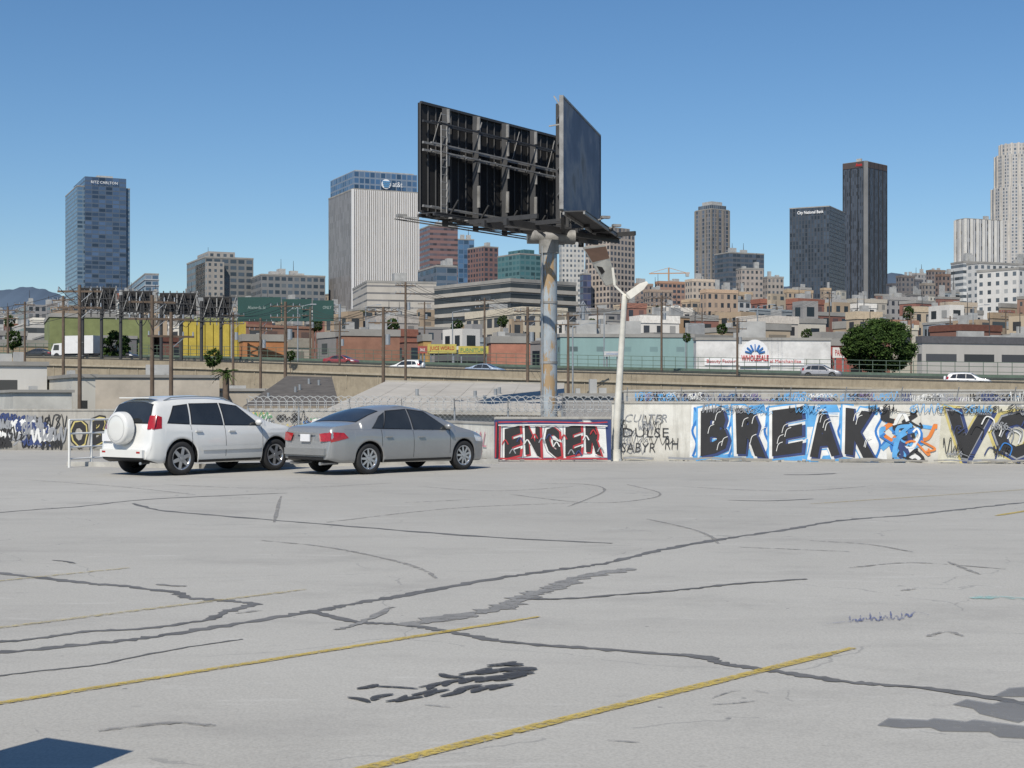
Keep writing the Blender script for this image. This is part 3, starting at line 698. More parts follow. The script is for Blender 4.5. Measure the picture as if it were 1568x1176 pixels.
# ------------------------------------------------------------------ street lamp on wall
lm=MB(); mlamp=M('lamp_pole_paint',(0.60,0.58,0.52),0.6,var=0.3); mlens=M('lamp_lens',(0.20,0.12,0.085),0.4)
d=38.6; X0=XX(942,d-1.0)
b0=Vector((X0,d-1.0,0)); top=Vector((XX(952,d),d-1.0,ZH(456,d)))
lm.cyl(b0,b0+Vector((0,0,0.3)),0.16,0.14,mlamp); lm.cyl(b0+Vector((0,0,.3)),top,0.10,0.07,mlamp,16)
for k in range(4): lm.box((b0.x+.17*cos(k*pi/2+.78),b0.y+.17*sin(k*pi/2+.78),.03),(.07,.07,.06),mgal)
def head(mb,c,L_,W_,H_,ang,yaw):
    T=Matrix.Translation(c)@Matrix.Rotation(yaw,4,'Z')@Matrix.Rotation(-ang,4,'Y')
    prof=[(-.5,.45),(-.42,1),(.2,.95),(.5,.35)]
    rows=[]
    for x,k in prof: rows.append([T@Vector((x*L_,y*W_/2*(0.6+.4*k),z*H_*k/2)) for y,z in((-1,-1),(1,-1),(0.8,1),(-0.8,1))])
    mb.grid(rows,mlamp,smooth=False,closed=True); mb.poly(rows[0][::-1],mlamp); mb.poly(rows[-1],mlamp)
    q=[T@Vector((x*L_,y*W_/2*.8,-H_/2-.004)) for x,y in((-.4,-1),(.25,-1),(.25,1),(-.4,1))]
    mb.poly(q[::-1],mlens)
d=37.6
h1=P(975,444,d); lm.beam(top,P(960,455,d),0.07,0.07,mlamp); head(lm,h1,0.66,0.36,0.20,radians(36),0.0)
lm.beam(top,P(941,437,d),0.05,0.05,mlamp); lm.beam(P(941,437,d),P(938,410,d),0.06,0.06,mlamp)
T=[P(893,378,d-.3),P(927,375,d-.3),P(945,432,d+.35),P(928,437,d+.35)]
th=Vector((0,0.14,-0.02))
lm.poly(T[::-1],mlamp); lm.poly([p+th for p in T],mlamp)
for i in range(4): lm.poly([T[i],T[(i+1)%4],T[(i+1)%4]+th,T[i]+th],mlamp)
ec=Vector((0,-.012,0))
lm.poly([p+ec for p in (T[0].lerp(T[3],.06),T[0].lerp(T[3],.40),T[1].lerp(T[2],.36),T[1].lerp(T[2],.04))],mlens)
lm.poly([p+ec for p in (T[0].lerp(T[3],.50)+Vector((.05,0,0)),T[0].lerp(T[3],.72)+Vector((.05,0,0)),T[1].lerp(T[2],.62)-Vector((.1,0,0)))],mdark)
lm.finish('street_lamp')

# ------------------------------------------------------------------ billboard
mbk=M('billboard_back_black',(0.016,0.016,0.017),0.8,var=0.35,scale=1.2); mst=M('billboard_steel',(0.30,0.295,0.285),0.6,metal=0.2,var=0.45)
mdst=M('dark_steel',(0.045,0.045,0.047),0.6,var=0.3)
mpole=M('peeling_pole_paint',(0.34,0.38,0.41),0.55,var=0.3,scale=1.2)
nt_=mpole.node_tree; b_=nt_.nodes['Principled BSDF']
cc=objco(nt_); mpn=nt_.nodes.new('ShaderNodeMapping'); mpn.inputs['Scale'].default_value=(2,2,0.5); nt_.links.new(cc,mpn.inputs[0])
rn=noise_n(nt_,1.3,8,0.7,mpn.outputs[0]); rf=ramp(nt_,rn,[(0.53,(0,0,0)),(0.56,(1,1,1))])
oldl=b_.inputs['Base Color'].links[0].from_socket
nt_.links.new(mixc(nt_,rf,oldl,(0.36,0.25,0.14)),b_.inputs['Base Color'])
madv,nt_,b_=newmat('faded_advert')
cc=objco(nt_); n1=noise_n(nt_,0.38,6,0.6,cc); c1=ramp(nt_,n1,[(0.3,(0.035,0.05,0.095)),(0.5,(0.08,0.10,0.16)),(0.60,(0.20,0.20,0.22)),(0.72,(0.10,0.08,0.08))])
nt_.links.new(c1,b_.inputs['Base Color']); b_.inputs['Roughness'].default_value=0.6
bb=MB()
zb_,ztp=9.1,13.45
LA=Vector((-3.72,57.3,0)); LB=Vector((3.25,66.7,0)); RA=Vector((XX(860,55.3),55.3,0)); RB=Vector((XX(917,63.5),63.5,0))
def panel(A_,B_,matf,zb0,zt0):
    U_=(B_-A_).normalized(); n_=Vector((U_.y,-U_.x,0)); L_=(B_-A_).length
    bb.box(tuple((A_+B_)/2+Vector((0,0,(zb0+zt0)/2))),(L_,0.10,zt0-zb0),matf,rz=atan2(U_.y,U_.x))
    return U_,n_,L_
U_,n_,L_=panel(LA,LB,mbk,zb_,ztp)
Z=Vector((0,0,1))
for z in(zb_,ztp): bb.beam(LA+n_*0.1+Z*z,LB+n_*0.1+Z*z,0.10,0.10,mdst)
for i in range(0,25):
    t=i/24*L_; bb.beam(LA+U_*t+n_*0.07+Z*zb_,LA+U_*t+n_*0.07+Z*ztp,0.05,0.03,mdst)
ps=[1.15,3.15,5.15,7.2,9.2,11.0]
for t in ps:
    base=LA+U_*t
    bb.beam(base+n_*0.42+Z*(zb_-0.5),base+n_*0.42+Z*(ztp-0.1),0.24,0.16,mdst)
    for (za,zc) in ((.45,1.35),(1.9,2.35),(2.85,3.45),(3.65,4.2)):
        bb.beam(base+n_*0.53+U_*R.uniform(-.02,.02)+Z*(zb_+za),base+n_*0.53+Z*(zb_+zc),0.24,0.05,mst)
    bb.beam(base+n_*0.5+Z*(zb_-0.3),base+n_*1.1+Z*(zb_+.5),0.06,0.06,mdst)
for z,m_ in((zb_+0.22,mst),(zb_+2.45,mst),(zb_+2.75,mst),(zb_+3.6,mdst)):
    bb.beam(LA+n_*0.22+Z*z,LA+U_*(L_)+n_*0.22+Z*z,0.08,0.09,m_)
    bb.beam(LA+n_*0.64+Z*(z-0.05),LA+U_*(L_)+n_*0.64+Z*(z-0.05),0.06,0.06,m_)
for i in range(22):
    t=i/22*L_; t2=(i+1)/22*L_; z=zb_+2.45
    bb.beam(LA+U_*t+n_*(0.22 if i%2 else 0.62)+Z*z,LA+U_*t2+n_*(0.62 if i%2 else 0.22)+Z*z,0.035,0.035,mst)
    if i%5==1: bb.beam(LA+U_*t+n_*.3+Z*(zb_+2.8),LA+U_*t2+n_*.3+Z*(zb_+4.1),0.025,0.025,mst)
for t in(0.55,0.9,9.7,10.1):
    bb.beam(LA+U_*t+n_*0.7+Z*(zb_-.2),LA+U_*t+n_*0.7+Z*(ztp+(.75 if t>9 else -.9)),0.04,0.04,mst)
for k in range(14):
    z=zb_+k*0.3; bb.beam(LA+U_*.55+n_*.7+Z*z,LA+U_*.9+n_*.7+Z*z,0.03,0.03,mst); bb.beam(LA+U_*9.7+n_*.7+Z*z,LA+U_*10.1+n_*.7+Z*z,0.03,0.03,mst)
for o in(0.3,0.75,1.1): bb.beam(LA-U_*0.4+n_*o+Z*(zb_-0.22),LB+n_*o+Z*(zb_-0.22),0.08,0.10,mdst)
bb.box(tuple((LA+LB)/2+n_*0.7+Z*(zb_-0.14)),(L_+0.6,0.9,0.04),mdst,rz=atan2(U_.y,U_.x))
for i in range(24):
    p=LA+U_*(i/23*L_); bb.beam(p+n_*0.2+Z*(zb_-0.24),p+n_*1.3+Z*(zb_-0.3),0.05,0.05,mst if i%2 else mdst)
for o in (-0.5,-1.0): bb.beam(LA-U_*0.3+n_*o+Z*(zb_-0.25),LB+n_*o+Z*(zb_-0.25),0.05,0.05,mst)
for t in(0.0,2.9,5.8): 
    p=LA+U_*t; bb.beam(p+Z*(zb_-.25),p-n_*0.8+Z*(zb_-.15),0.05,0.05,mst); bb.box(tuple(p-n_*0.9+Z*(zb_-.1)),(0.4,0.25,0.12),mst,rz=0.5)
U2,n2,L2=panel(RA,RB,madv,8.95,13.25)
for z in(8.93,13.27): bb.beam(RA+Z*z-U2*.06,RB+Z*z+U2*.06,0.16,0.08,mst)
for p in(RA-U2*.07,RB+U2*.07): bb.beam(p+Z*8.93,p+Z*13.3,0.16,0.10,mst if p.y<60 else mdst)
for t in(1,3,5,7.4): bb.beam(RA+U2*t-n2*0.35+Z*8.6,RA+U2*t-n2*0.35+Z*13.2,0.16,0.16,mdst)
bb.box(tuple((RA+RB)/2+n2*0.55+Z*8.8),(L2+0.6,0.9,0.05),mdst,rz=atan2(U2.y,U2.x))
for o in(.15,.95): bb.beam(RA+n2*o+Z*8.72-U2*.4,RB+n2*o+Z*8.72,0.07,0.1,mst)
for t in(2.4,5.2,8.0):
    p=RA+U2*t; bb.beam(p+n2*.9+Z*8.75,p+n2*1.25+Z*8.85,0.05,0.05,mst); bb.box(tuple(p+n2*1.3+Z*8.88),(0.35,0.22,0.10),mst,rz=0.3)
bb.beam(RA-n2*.05+Z*12.9,RA-n2*.3+Z*13.3,0.05,0.05,mst); bb.beam(RA-n2*.05+Z*12.2,RA-n2*.5+Z*12.15,0.05,0.05,mst)
for z in(9.6,10.6,11.6,12.6): bb.beam(RA-n2*.05+Z*z,RA+U2*1-n2*.35+Z*z,.06,.06,mst)
pc=Vector((XX(840.5,60),60,0))
bb.cyl(pc+Z*-4,pc+Z*8.1,0.345,0.345,mpole,28); bb.cyl(pc+Z*7.7,pc+Z*8.25,0.42,0.42,mst,24)
bb.cyl(pc-Vector((.9,-.1,0))+Z*8.42,pc+Vector((1.1,.3,0))+Z*8.42,0.3,0.3,mst,18)
for o in(-.55,.55):
    bb.beam(pc+U_*(-3.8)+n_*o+Z*8.62,pc+U_*(4.5)+n_*o+Z*8.62,0.16,0.26,mdst)
for t in(-3.6,-1.8,0,1.8,3.6): bb.beam(pc+U_*t-n_*1.6+Z*8.75,pc+U_*t+n_*2.0+Z*8.75,0.12,0.18,mdst)
for t in ps: bb.beam(LA+U_*t+n_*.42+Z*(zb_-.4),pc+U_*(t-6)*0.4+Z*8.6,0.08,0.08,mdst)
bb.beam(RA+U2*.2+Z*8.75,pc+n2*.6+Z*8.6,0.14,0.18,mdst); bb.beam(RB+Z*8.75,pc+Z*8.6,0.14,0.18,mdst)
for z in (0.2,3.1,5.6): bb.cyl(pc+Vector((0,0,z)),pc+Vector((0,0,z+.1)),0.365,0.365,mst,24)
bb.cyl(pc+Vector((-.28,-.28,-3)),pc+Vector((-.28,-.28,8)),0.035,0.035,mgal,8)
bb.finish('billboard')

# ------------------------------------------------------------------ buildings
ROOF=M('flat_roof',(0.30,0.29,0.27),0.9,var=0.3,scale=0.2); MECH=M('roof_equipment',(0.38,0.38,0.37),0.7,var=0.3,scale=0.5)
DOORM=M('roller_door',(0.16,0.16,0.165),0.6,var=.3,scale=1)
def foot(xl,xc,xr,d,a):
    a=radians(a); C=Vector((XX(xc,d),d)); kr=(xr-HX)/F; kl=(xl-HX)/F
    dr=Vector((cos(a),sin(a))); dl=Vector((-sin(a),cos(a)))
    tr=(kr*d-C.x)/(dr.x-kr*dr.y)
    den=(dl.x-kl*dl.y); tl=(kl*d-C.x)/den if abs(den)>1e-3 else 0
    if xc-xl<1 or tl<=0: tl=max(6,0.6*abs(tr))
    return C,dr,dl,tr,tl
def quad(C,dr,dl,tr,tl,grow=0.0):
    c=C-dr*grow-dl*grow; tr+=2*grow; tl+=2*grow
    q=[c,c+dr*tr,c+dr*tr+dl*tl,c+dl*tl]; return [(p.x,p.y) for p in q]
def bld(name,xl,xc,xr,yt,d,a,mat,bay=4,fl=3.6,z0=-4,par=0.8,trim=None,mech=2,fins=None,slabs=None,roof=None,extra=None):
    C,dr,dl,tr,tl=foot(xl,xc,xr,d,a); z1=ZH(yt,d); mb=MB(); roof=roof or ROOF
    mb.prism(quad(C,dr,dl,tr,tl),z0,z1,mat,roof,bay,fl)
    if par:
        tm=trim or roof
        g_=0.12+0.02*par
        q=quad(C,dr,dl,tr,tl,g_); qi=quad(C,dr,dl,tr,tl,-0.3)
        for k in range(4):
            k2=(k+1)%4
            mb.poly([(*q[k],z1-0.25*par),(*q[k2],z1-0.25*par),(*q[k2],z1+par),(*q[k],z1+par)],tm)
            mb.poly([(*q[k],z1+par),(*q[k2],z1+par),(*qi[k2],z1+par),(*qi[k],z1+par)],tm)
            mb.poly([(*qi[k2],z1),(*qi[k],z1),(*qi[k],z1+par),(*qi[k2],z1+par)],tm)
    rz=atan2(dr.y,dr.x)
    for i in range(mech):
        u=R.uniform(.15,.8);v=R.uniform(.1,.6); sx=min(tr,25)*R.uniform(.08,.28); sy_=min(tl,25)*R.uniform(.1,.3); h=R.uniform(.8,2.6)*(1 if d<600 else 2.2)*(.35 if d<130 else 1)
        if d<130: sx=min(sx,1.6); sy_=min(sy_,1.4)
        p=C+dr*tr*u+dl*tl*v; mb.box((p.x,p.y,z1+h/2),(sx,sy_,h),MECH,rz=rz)
        if R.random()<.25 and d>130: mb.cyl((p.x,p.y,z1+h),(p.x,p.y,z1+h+R.uniform(1.5,4)*(1 if d<600 else 1.8)),.06*d/300+.03,.03*d/300+.02,mdst,5)
    if fins:
        sp,dep,wd,fm=fins
        for (o,dirn,L__,nn) in((C,dr,tr,-dl),(C,dl,tl,-dr)):
            n=max(1,round(L__/sp))
            for i in range(n+1):
                p=o+dirn*(L__*i/n)+nn*dep/2; mb.box((p.x,p.y,(z0+z1)/2),(wd,dep,z1-z0),fm,rz=atan2(dirn.y,dirn.x))
    if slabs:
        sp,dep,th_,sm_=slabs; n=round((z1-max(z0,0))/sp)
        for i in range(1,n+1):
            q=quad(C,dr,dl,tr,tl,dep); z=z1-i*sp
            for k in range(4):
                k2=(k+1)%4
                mb.poly([(*q[k],z),(*q[k2],z),(*q[k2],z+th_),(*q[k],z+th_)],sm_)
            mb.poly([(*p,z+th_) for p in q],sm_); mb.poly([(*p,z) for p in q][::-1],sm_)
    if extra: extra(mb,C,dr,dl,tr,tl,z1,rz)
    return mb.finish(name)
def sub(mb,C,dr,dl,tr,tl,u0,u1,v0,v1,z0,z1,mat,bay=4,fl=3.6):
    c=C+dr*tr*u0+dl*tl*v0; q=[(p.x,p.y) for p in (c,c+dr*tr*(u1-u0),c+dr*tr*(u1-u0)+dl*tl*(v1-v0),c+dl*tl*(v1-v0))]
    mb.prism(q,z0,z1,mat,ROOF,bay,fl)
def sign_on(mb,txt,C,dr,u,z,wd,ht,mat,tr):
    n_=Vector((dr.y,-dr.x,0)); o=Vector((C.x,C.y,0))+Vector((dr.x,dr.y,0))*tr*u+Z*z
    put_text(mb,txt,o,Vector((dr.x,dr.y,0)),wd,ht,n_*0.6,mat,off=0.0)
lumW=M('sign_white',(0.78,0.78,0.78),0.5,var=0.02); lumR=M('sign_red',(0.55,0.03,0.03),0.5)
def ex(mb,C,dr,dl,tr,tl,z1,rz):
    sub(mb,C,dr,dl,tr,tl,.14,.92,-.03,.9,-4,z1+9,FM((0.04,0.065,0.10),(0.02,0.045,0.10),.9,.7,1300,.08,.05),6,4)
    sub(mb,C,dr,dl,tr,tl,.40,.70,.1,.8,z1+9,z1+12,MECH)
    sign_on(mb,"RITZ CARLTON",C-dl*tl*.04,dr,.25,z1+3,tr*.5,2.4,lumW,tr)
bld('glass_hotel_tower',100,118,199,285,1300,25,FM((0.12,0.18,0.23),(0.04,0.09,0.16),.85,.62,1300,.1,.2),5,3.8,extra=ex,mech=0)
bld('glass_office_building',163,222,243,420,1000,20,FM((0.26,0.30,0.34),(0.06,0.12,0.2),.8,.55,1000),5,4,slabs=(4,.4,.6,M('slab_pale',(0.4,0.42,0.44),.7)))
def ex(mb,C,dr,dl,tr,tl,z1,rz):
    sub(mb,C,dr,dl,tr,tl,.15,.7,.2,.8,z1,z1+5,FM((0.34,0.32,0.29),(0.05,0.06,0.07),.5,.5,900)); sub(mb,C,dr,dl,tr,tl,.0,.35,-.1,.5,-4,z1-3,FM((0.34,0.31,0.27),(0.04,0.05,0.06),.45,.5,900))
bld('hospital_building',286,314,388,394,900,25,FM((0.17,0.17,0.16),(0.035,0.045,0.055),.75,.6,900),5,4,extra=ex)
bld('hospital_building',384,400,498,421,880,22,FM((0.18,0.18,0.175),(0.035,0.05,0.065),.7,.55,900),4,4,mech=5)
mfin=M('white_fin',(0.74,0.72,0.70),0.6,var=0.05,scale=.05)
def ex(mb,C,dr,dl,tr,tl,z1,rz):
    sub(mb,C,dr,dl,tr,tl,.02,.99,.03,.97,z1,z1+11.5,FM((0.18,0.23,0.30),(0.04,0.10,0.20),.8,.75,860,.08,.3),3.5,4)
    sub(mb,C,dr,dl,tr,tl,.05,.95,.06,.94,z1+11.5,z1+12.3,MECH)
    n_=Vector((dr.y,-dr.x,0)); U3=Vector((dr.x,dr.y,0))
    o=Vector((C.x,C.y,0))+U3*tr*.50+Z*(z1+4.5)+n_*-0.2
    pts=[o+U3*3.0*cos(2*pi*k/24)+Z*3.0*sin(2*pi*k/24) for k in range(24)]
    mb.poly(pts,lumW); sb=M('sign_blue',(0.05,0.3,0.6),.5)
    for k in range(4): mb.beam(o+n_*0.3+U3*-2.4*cos(.3*k)+Z*(1.6-1.1*k),o+n_*0.3+U3*2.4*cos(.3*k)+Z*(1.6-1.1*k),0.3,0.4,sb)
    put_text(mb,"at&t",o+U3*4.2-Z*1.4,U3,6.2,3.2,n_*0.2,lumW,off=0.0)
    for i in range(36):
        p=C+dr*(tr*i/35)-dl*0.3; mb.box((p.x,p.y,(z1-4)/2),(0.55,0.6,z1+4),mfin,rz=rz)
    p=C-dl*.5-dr*.5; mb.box((p.x,p.y,(z1-4)/2),(1.4,1.4,z1+4.2),mfin,rz=rz)
bld('striped_office_tower',503,541,641,290,862,25,FM((0.36,0.325,0.29),(0.10,0.09,0.085),.6,1,860,.3,0.0),1.6,3.9,mech=0,extra=ex)
bld('parking_structure',540,562,668,432,640,14,FM((0.50,0.46,0.40),(0.16,0.15,0.14),1,.25,640,.5),9,3.2,mech=1)
bld('low_rise_office',640,668,700,408,760,20,FM((0.10,0.13,0.17),(0.03,0.06,0.1),.9,.6,700),5,4)
mslab=M('precast_band',(0.42,0.39,0.34),0.8,var=0.15,scale=.2)
bld('low_rise_office',665,782,882,430,420,38,FM((0.28,0.26,0.23),(0.03,0.03,0.03),1,.62,420,.2,0.05),5,3.1,slabs=(3.1,.5,1.15,mslab),mech=2)
bld('brown_office_tower',641,658,701,346,1100,20,FM((0.21,0.09,0.07),(0.07,0.04,0.035),1,.45,1100),3,4,slabs=None,mech=1)
bld('blue_glass_tower',698,702,726,367,1200,15,FM((0.07,0.13,0.22),(0.04,0.10,0.19),.85,.85,1200,.08),5,4)
bld('brown_office_tower',716,741,763,378,1150,35,FM((0.19,0.08,0.06),(0.03,0.02,0.02),.6,.6,1100),4,4)
def ex(mb,C,dr,dl,tr,tl,z1,rz): sub(mb,C,dr,dl,tr,tl,.3,.8,.1,.8,z1,z1+4,FM((0.04,0.14,0.14),(0.02,0.09,0.09),.8,.7,1100,.08))
bld('teal_glass_tower',762,796,828,389,1050,35,FM((0.07,0.17,0.17),(0.02,0.09,0.085),.75,.6,1050,.08),5,4,extra=ex,mech=0)
bld('white_office_tower',856,860,895,357,1150,15,FM((0.60,0.58,0.53),(0.10,0.11,0.12),.5,.5,1150),3,4)
bld('dark_glass_tower',888,893,905,420,900,15,FM((0.05,0.05,0.09),(0.03,0.03,0.08),.9,.8,900),3,4)
def ex(mb,C,dr,dl,tr,tl,z1,rz): sub(mb,C,dr,dl,tr,tl,.1,.9,.1,.9,z1,z1+4,FM((0.36,0.30,0.24),(0.06,0.05,0.05),.6,.8,900))
bld('concrete_grid_tower',896,934,972,356,900,42,FM((0.46,0.38,0.31),(0.04,0.035,0.035),.6,.62,900,.15,.08),3.2,3.7,extra=ex,mech=0)
def ex(mb,C,dr,dl,tr,tl,z1,rz):
    sub(mb,C,dr,dl,tr,tl,.08,.92,.08,.92,z1,z1+5,FM((0.16,0.17,0.18),(0.05,0.06,0.07),.7,.8,1500),3,4); sub(mb,C,dr,dl,tr,tl,.2,.8,.2,.8,z1+5,z1+9,MECH)
bld('office_tower',1065,1089,1116,320,1500,35,FM((0.20,0.18,0.165),(0.05,0.06,0.075),.6,.75,1500),5,4.2,extra=ex,mech=0,fins=(9,.8,2,M('tower_pier',(0.23,0.21,0.185),.7,scale=.05)))
bld('dark_office_block',1094,1116,1170,387,1200,25,FM((0.05,0.06,0.075),(0.025,0.032,0.045),.9,.6,1200),4,4,mech=2)
bld('office_building',1127,1135,1169,412,900,15,FM((0.38,0.32,0.27),(0.06,0.06,0.06),.5,.5,900),3,3.6)
bld('office_building',1168,1175,1200,425,880,15,FM((0.34,0.29,0.24),(0.05,0.05,0.05),.5,.5,900),3,3.6)
def ex(mb,C,dr,dl,tr,tl,z1,rz):
    U3=Vector((-dl.x,-dl.y,0)); n_=Vector((U3.y,-U3.x,0)); o=Vector((C.x,C.y,0))-U3*tl*.80+Z*(z1-7)
    put_text(mb,"City National Bank",o,U3,tl*.66,4.0,n_*0.8,lumW,off=0.02)
bld('black_office_tower',1209,1270,1294,316,1400,62,FM((0.008,0.009,0.011),(0.003,0.004,0.006),.6,.85,1400,.25,.02),3,4,extra=ex,mech=2)
mpier=M('grey_corner_pier',(0.18,0.18,0.18),.5,scale=.05)
def ex(mb,C,dr,dl,tr,tl,z1,rz):
    mb.box((C.x,C.y-.3,z1/2-2),(4.6,4.6,z1+4.5),mpier,rz=radians(45)+rz)
    sub(mb,C,dr,dl,tr,tl,-.01,1.01,-.01,1.01,z1-6,z1+.5,M('dark_crown',(0.08,0.06,0.055),.6,scale=.05))
    U3=Vector((-dl.x,-dl.y,0)); n_=Vector((U3.y,-U3.x,0)); put_text(mb,"Aon",Vector((C.x,C.y,0))-U3*tl*.42+Z*(z1-4.6),U3,8,3.6,n_*.9,lumR,off=.03)
bld('black_skyscraper',1291,1325,1358,247,1560,45,FM((0.018,0.016,0.018),(0.005,0.004,0.005),.55,1,1560,.3,0),2.4,4,extra=ex,mech=1,fins=(9,.4,.8,M('dark_mullion',(0.03,0.028,0.028),.6)))
bld('white_skyscraper',1463,1478,1533,335,1500,22,FM((0.58,0.56,0.53),(0.10,0.10,0.105),.5,1,1500,.2,0),4,4,mech=1,fins=(8,1.0,3.0,M('pale_pier',(0.66,0.64,0.60),.7,scale=.05)))
tw=MB(); d=1700; cx=XX(1574,d); prev=-4
mtw=FM((0.50,0.47,0.43),(0.11,0.12,0.13),.5,.6,1700); mts=M('tower_stone',(0.50,0.47,0.43),.7,scale=.05)
for yt,hw_ in((335,41),(283,37),(232,32),(214,25)):
    z1=ZH(yt,d); r_=hw_/F*d; n=24
    tw.prism([(cx+r_*cos(2*pi*k/n),d+40+r_*sin(2*pi*k/n)) for k in range(n)],prev,z1,mtw,ROOF,4,4)
    for k in range(16):
        an=2*pi*k/16+pi/16; tw.box((cx+r_*cos(an),d+40+r_*sin(an),(prev+z1)/2),(2.0,2.4,z1-prev+1.5),mts,rz=an)
    prev=z1
tw.finish('stepped_skyscraper')
bld('white_apartment_block',1456,1475,1527,402,760,18,FM((0.66,0.65,0.62),(0.10,0.11,0.12),1,.5,760),4,3.3,mech=3)
bld('white_apartment_block',1496,1560,1640,412,560,40,FM((0.74,0.72,0.68),(0.07,0.08,0.09),.42,.5,560),3.4,3.4,mech=3)
bld('white_apartment_block',1480,1500,1590,403,640,25,FM((0.70,0.69,0.66),(0.08,0.09,0.1),.5,.5,640),3.6,3.2,mech=2)
BE=(0.47,0.38,0.27);BR=(0.27,0.11,0.075);TN=(0.40,0.30,0.20);WH=(0.68,0.65,0.60);GY=(0.30,0.29,0.28);OC=(0.45,0.30,0.17)
# filler city first so that the hand-placed blocks stand among it
pal=[BE,BE,TN,TN,WH,WH,WH,GY,(0.55,0.50,0.40),(0.26,0.24,0.23),(0.33,0.18,0.12),(0.13,0.13,0.14),(0.62,0.58,0.50),BR,BR,OC,(0.30,0.34,0.36)]
def off(x):
    return lin([(-100,14),(90,14),(120,-2),(480,0),(520,14),(700,14),(1000,2),(1100,-6),(1400,-8),(1568,-14)],x)
for d,yt,wlo,whi in((950,463,14,42),(780,468,18,50),(620,474,22,62),(480,483,26,74),(370,493,34,95),(290,505,45,125),(225,520,60,150)):
    x=-90+R.uniform(0,40)
    while x<1660:
        wd=R.uniform(wlo,whi); c=R.choice(pal); kk=R.choice([.75,.9,1,1.1]); c=tuple(min(.72,v*kk) for v in c)
        y=yt+off(x)+R.uniform(-15,12)*(1 if d>300 else .75)
        k=R.choice([(.45,.5),(.5,.5),(.7,.45),(1,.4),(.4,.45),(.3,.4),(.6,.6)])
        glass=R.choice([(0.025,0.028,0.03),(0.02,0.03,0.04),(0.05,0.05,0.05)])
        split=R.uniform(.08,.5)
        a_=max(R.uniform(18,42),math.degrees(math.atan(abs(x-HX)/F))+7)
        ee=None
        if d<400 and R.random()<.6:
            c2=R.choice([WH,BE,TN,BR,GY]); u0=R.uniform(0,.6); up=R.uniform(1.5,5)
            f2=FM(c2,glass,.5,.45,d,.2,.2)
            def ee(mb,C,dr,dl,tr,tl,z1,rz,u0=u0,up=up,f2=f2):
                sub(mb,C,dr,dl,tr,tl,u0,min(1,u0+.35),.1,.9,z1,z1+up,f2,3,3)
                for i in range(3):
                    p=C+dr*tr*(.15+.3*i)-dl*.05; mb.box((p.x,p.y,-2.2),(3.2,.16,3.4),DOORM,rz=rz)
        bld(R.choice(['commercial_building','warehouse_building','apartment_building','low_rise_building']),x,x+wd*split,x+wd,y,d*R.uniform(.97,1.03),a_,FM(c,glass,k[0],k[1],d,.2,.15),R.choice([3.4,4,5,6]),R.choice([3.6,4,4.4]),par=R.choice([.4,.8,1.2]),mech=R.randint(0,3),trim=M('coping',sc(c,R.choice([.75,1.2])),.8) if R.random()<.4 else None,extra=ee)
        x+=wd*R.uniform(.9,1.5)
def oldb(xl,xc,xr,yt,d,col,a=22,wx=.45,wy=.55,nm='brick_office_building',**k):
    bld(nm,xl,xc,xr,yt,d,a,FM(col,(0.03,0.03,0.035),wx,wy,d,.2,.15),3.2,3.5,par=1.2,trim=M('cornice',sc(col,1.15),.8),**k)
oldb(1049,1060,1098,430,800,(0.52,0.43,0.34)); oldb(1072,1082,1130,447,600,(0.46,0.33,0.23)); oldb(1098,1110,1152,450,640,TN); oldb(1003,1010,1049,433,900,(0.36,0.21,0.14),wx=.7)
oldb(1150,1165,1200,463,460,BR); oldb(1183,1222,1262,463,400,BR,a=35); oldb(1200,1206,1245,447,720,TN); oldb(1240,1262,1294,470,450,(0.34,0.26,0.21)); oldb(1262,1270,1300,462,600,GY)
oldb(1298,1306,1358,462,520,(0.40,0.36,0.30)); oldb(1355,1363,1410,458,600,GY); oldb(1372,1380,1400,424,1000,(0.15,0.13,0.12)); oldb(1388,1398,1412,430,1050,(0.10,0.10,0.11)); oldb(1408,1416,1440,436,980,(0.25,0.215,0.18)); oldb(1432,1442,1462,422,900,(0.19,0.125,0.095)); oldb(1440,1452,1496,468,440,(0.42,0.35,0.27)); oldb(1385,1400,1470,476,380,BE)
oldb(1357,1366,1390,436,1100,(0.09,0.085,0.09)); oldb(1418,1426,1448,415,1150,(0.20,0.15,0.12)); oldb(1395,1400,1420,420,1200,(0.34,0.32,0.30))
oldb(1300,1315,1342,470,470,WH)
oldb(713,800,868,478,300,(0.52,0.46,0.36),a=30,wx=.7,wy=.6,nm='warehouse_building',mech=4)
oldb(878,885,935,476,520,(0.32,0.3,0.28),nm='office_building'); oldb(958,966,1000,436,1000,(0.30,0.22,0.17)); oldb(985,995,1030,446,850,(0.34,0.26,0.2)); oldb(1150,1158,1182,440,1000,(0.33,0.27,0.22))
oldb(1128,1160,1222,492,280,(0.55,0.50,0.44),a=30,wx=.5,wy=.5,nm='office_building')
oldb(965,980,1040,492,285,WH,a=20,nm='office_building'); oldb(1296,1312,1350,486,280,BE,a=24); oldb(560,575,640,492,300,(0.36,0.33,0.3),a=20,nm='office_building')
oldb(950,958,990,470,420,(0.30,0.14,0.10)); oldb(1000,1012,1060,476,430,(0.6,0.56,0.5))
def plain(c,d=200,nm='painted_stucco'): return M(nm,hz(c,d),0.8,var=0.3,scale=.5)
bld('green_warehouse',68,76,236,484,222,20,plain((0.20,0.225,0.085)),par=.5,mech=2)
def ex(mb,C,dr,dl,tr,tl,z1,rz):
    for i in range(8):
        p=C+dr*tr*(i+.1)/7.3-dl*.35; mb.box((p.x,p.y,z1/2-1.5),(1.1,.7,z1+2.6),plain((0.52,0.40,0.06),200),rz=rz)
    p=C+dr*tr*.5-dl*.4; mb.box((p.x,p.y,z1-.1),(tr*1.01,.5,.9),plain((0.26,0.28,0.11),200),rz=rz)
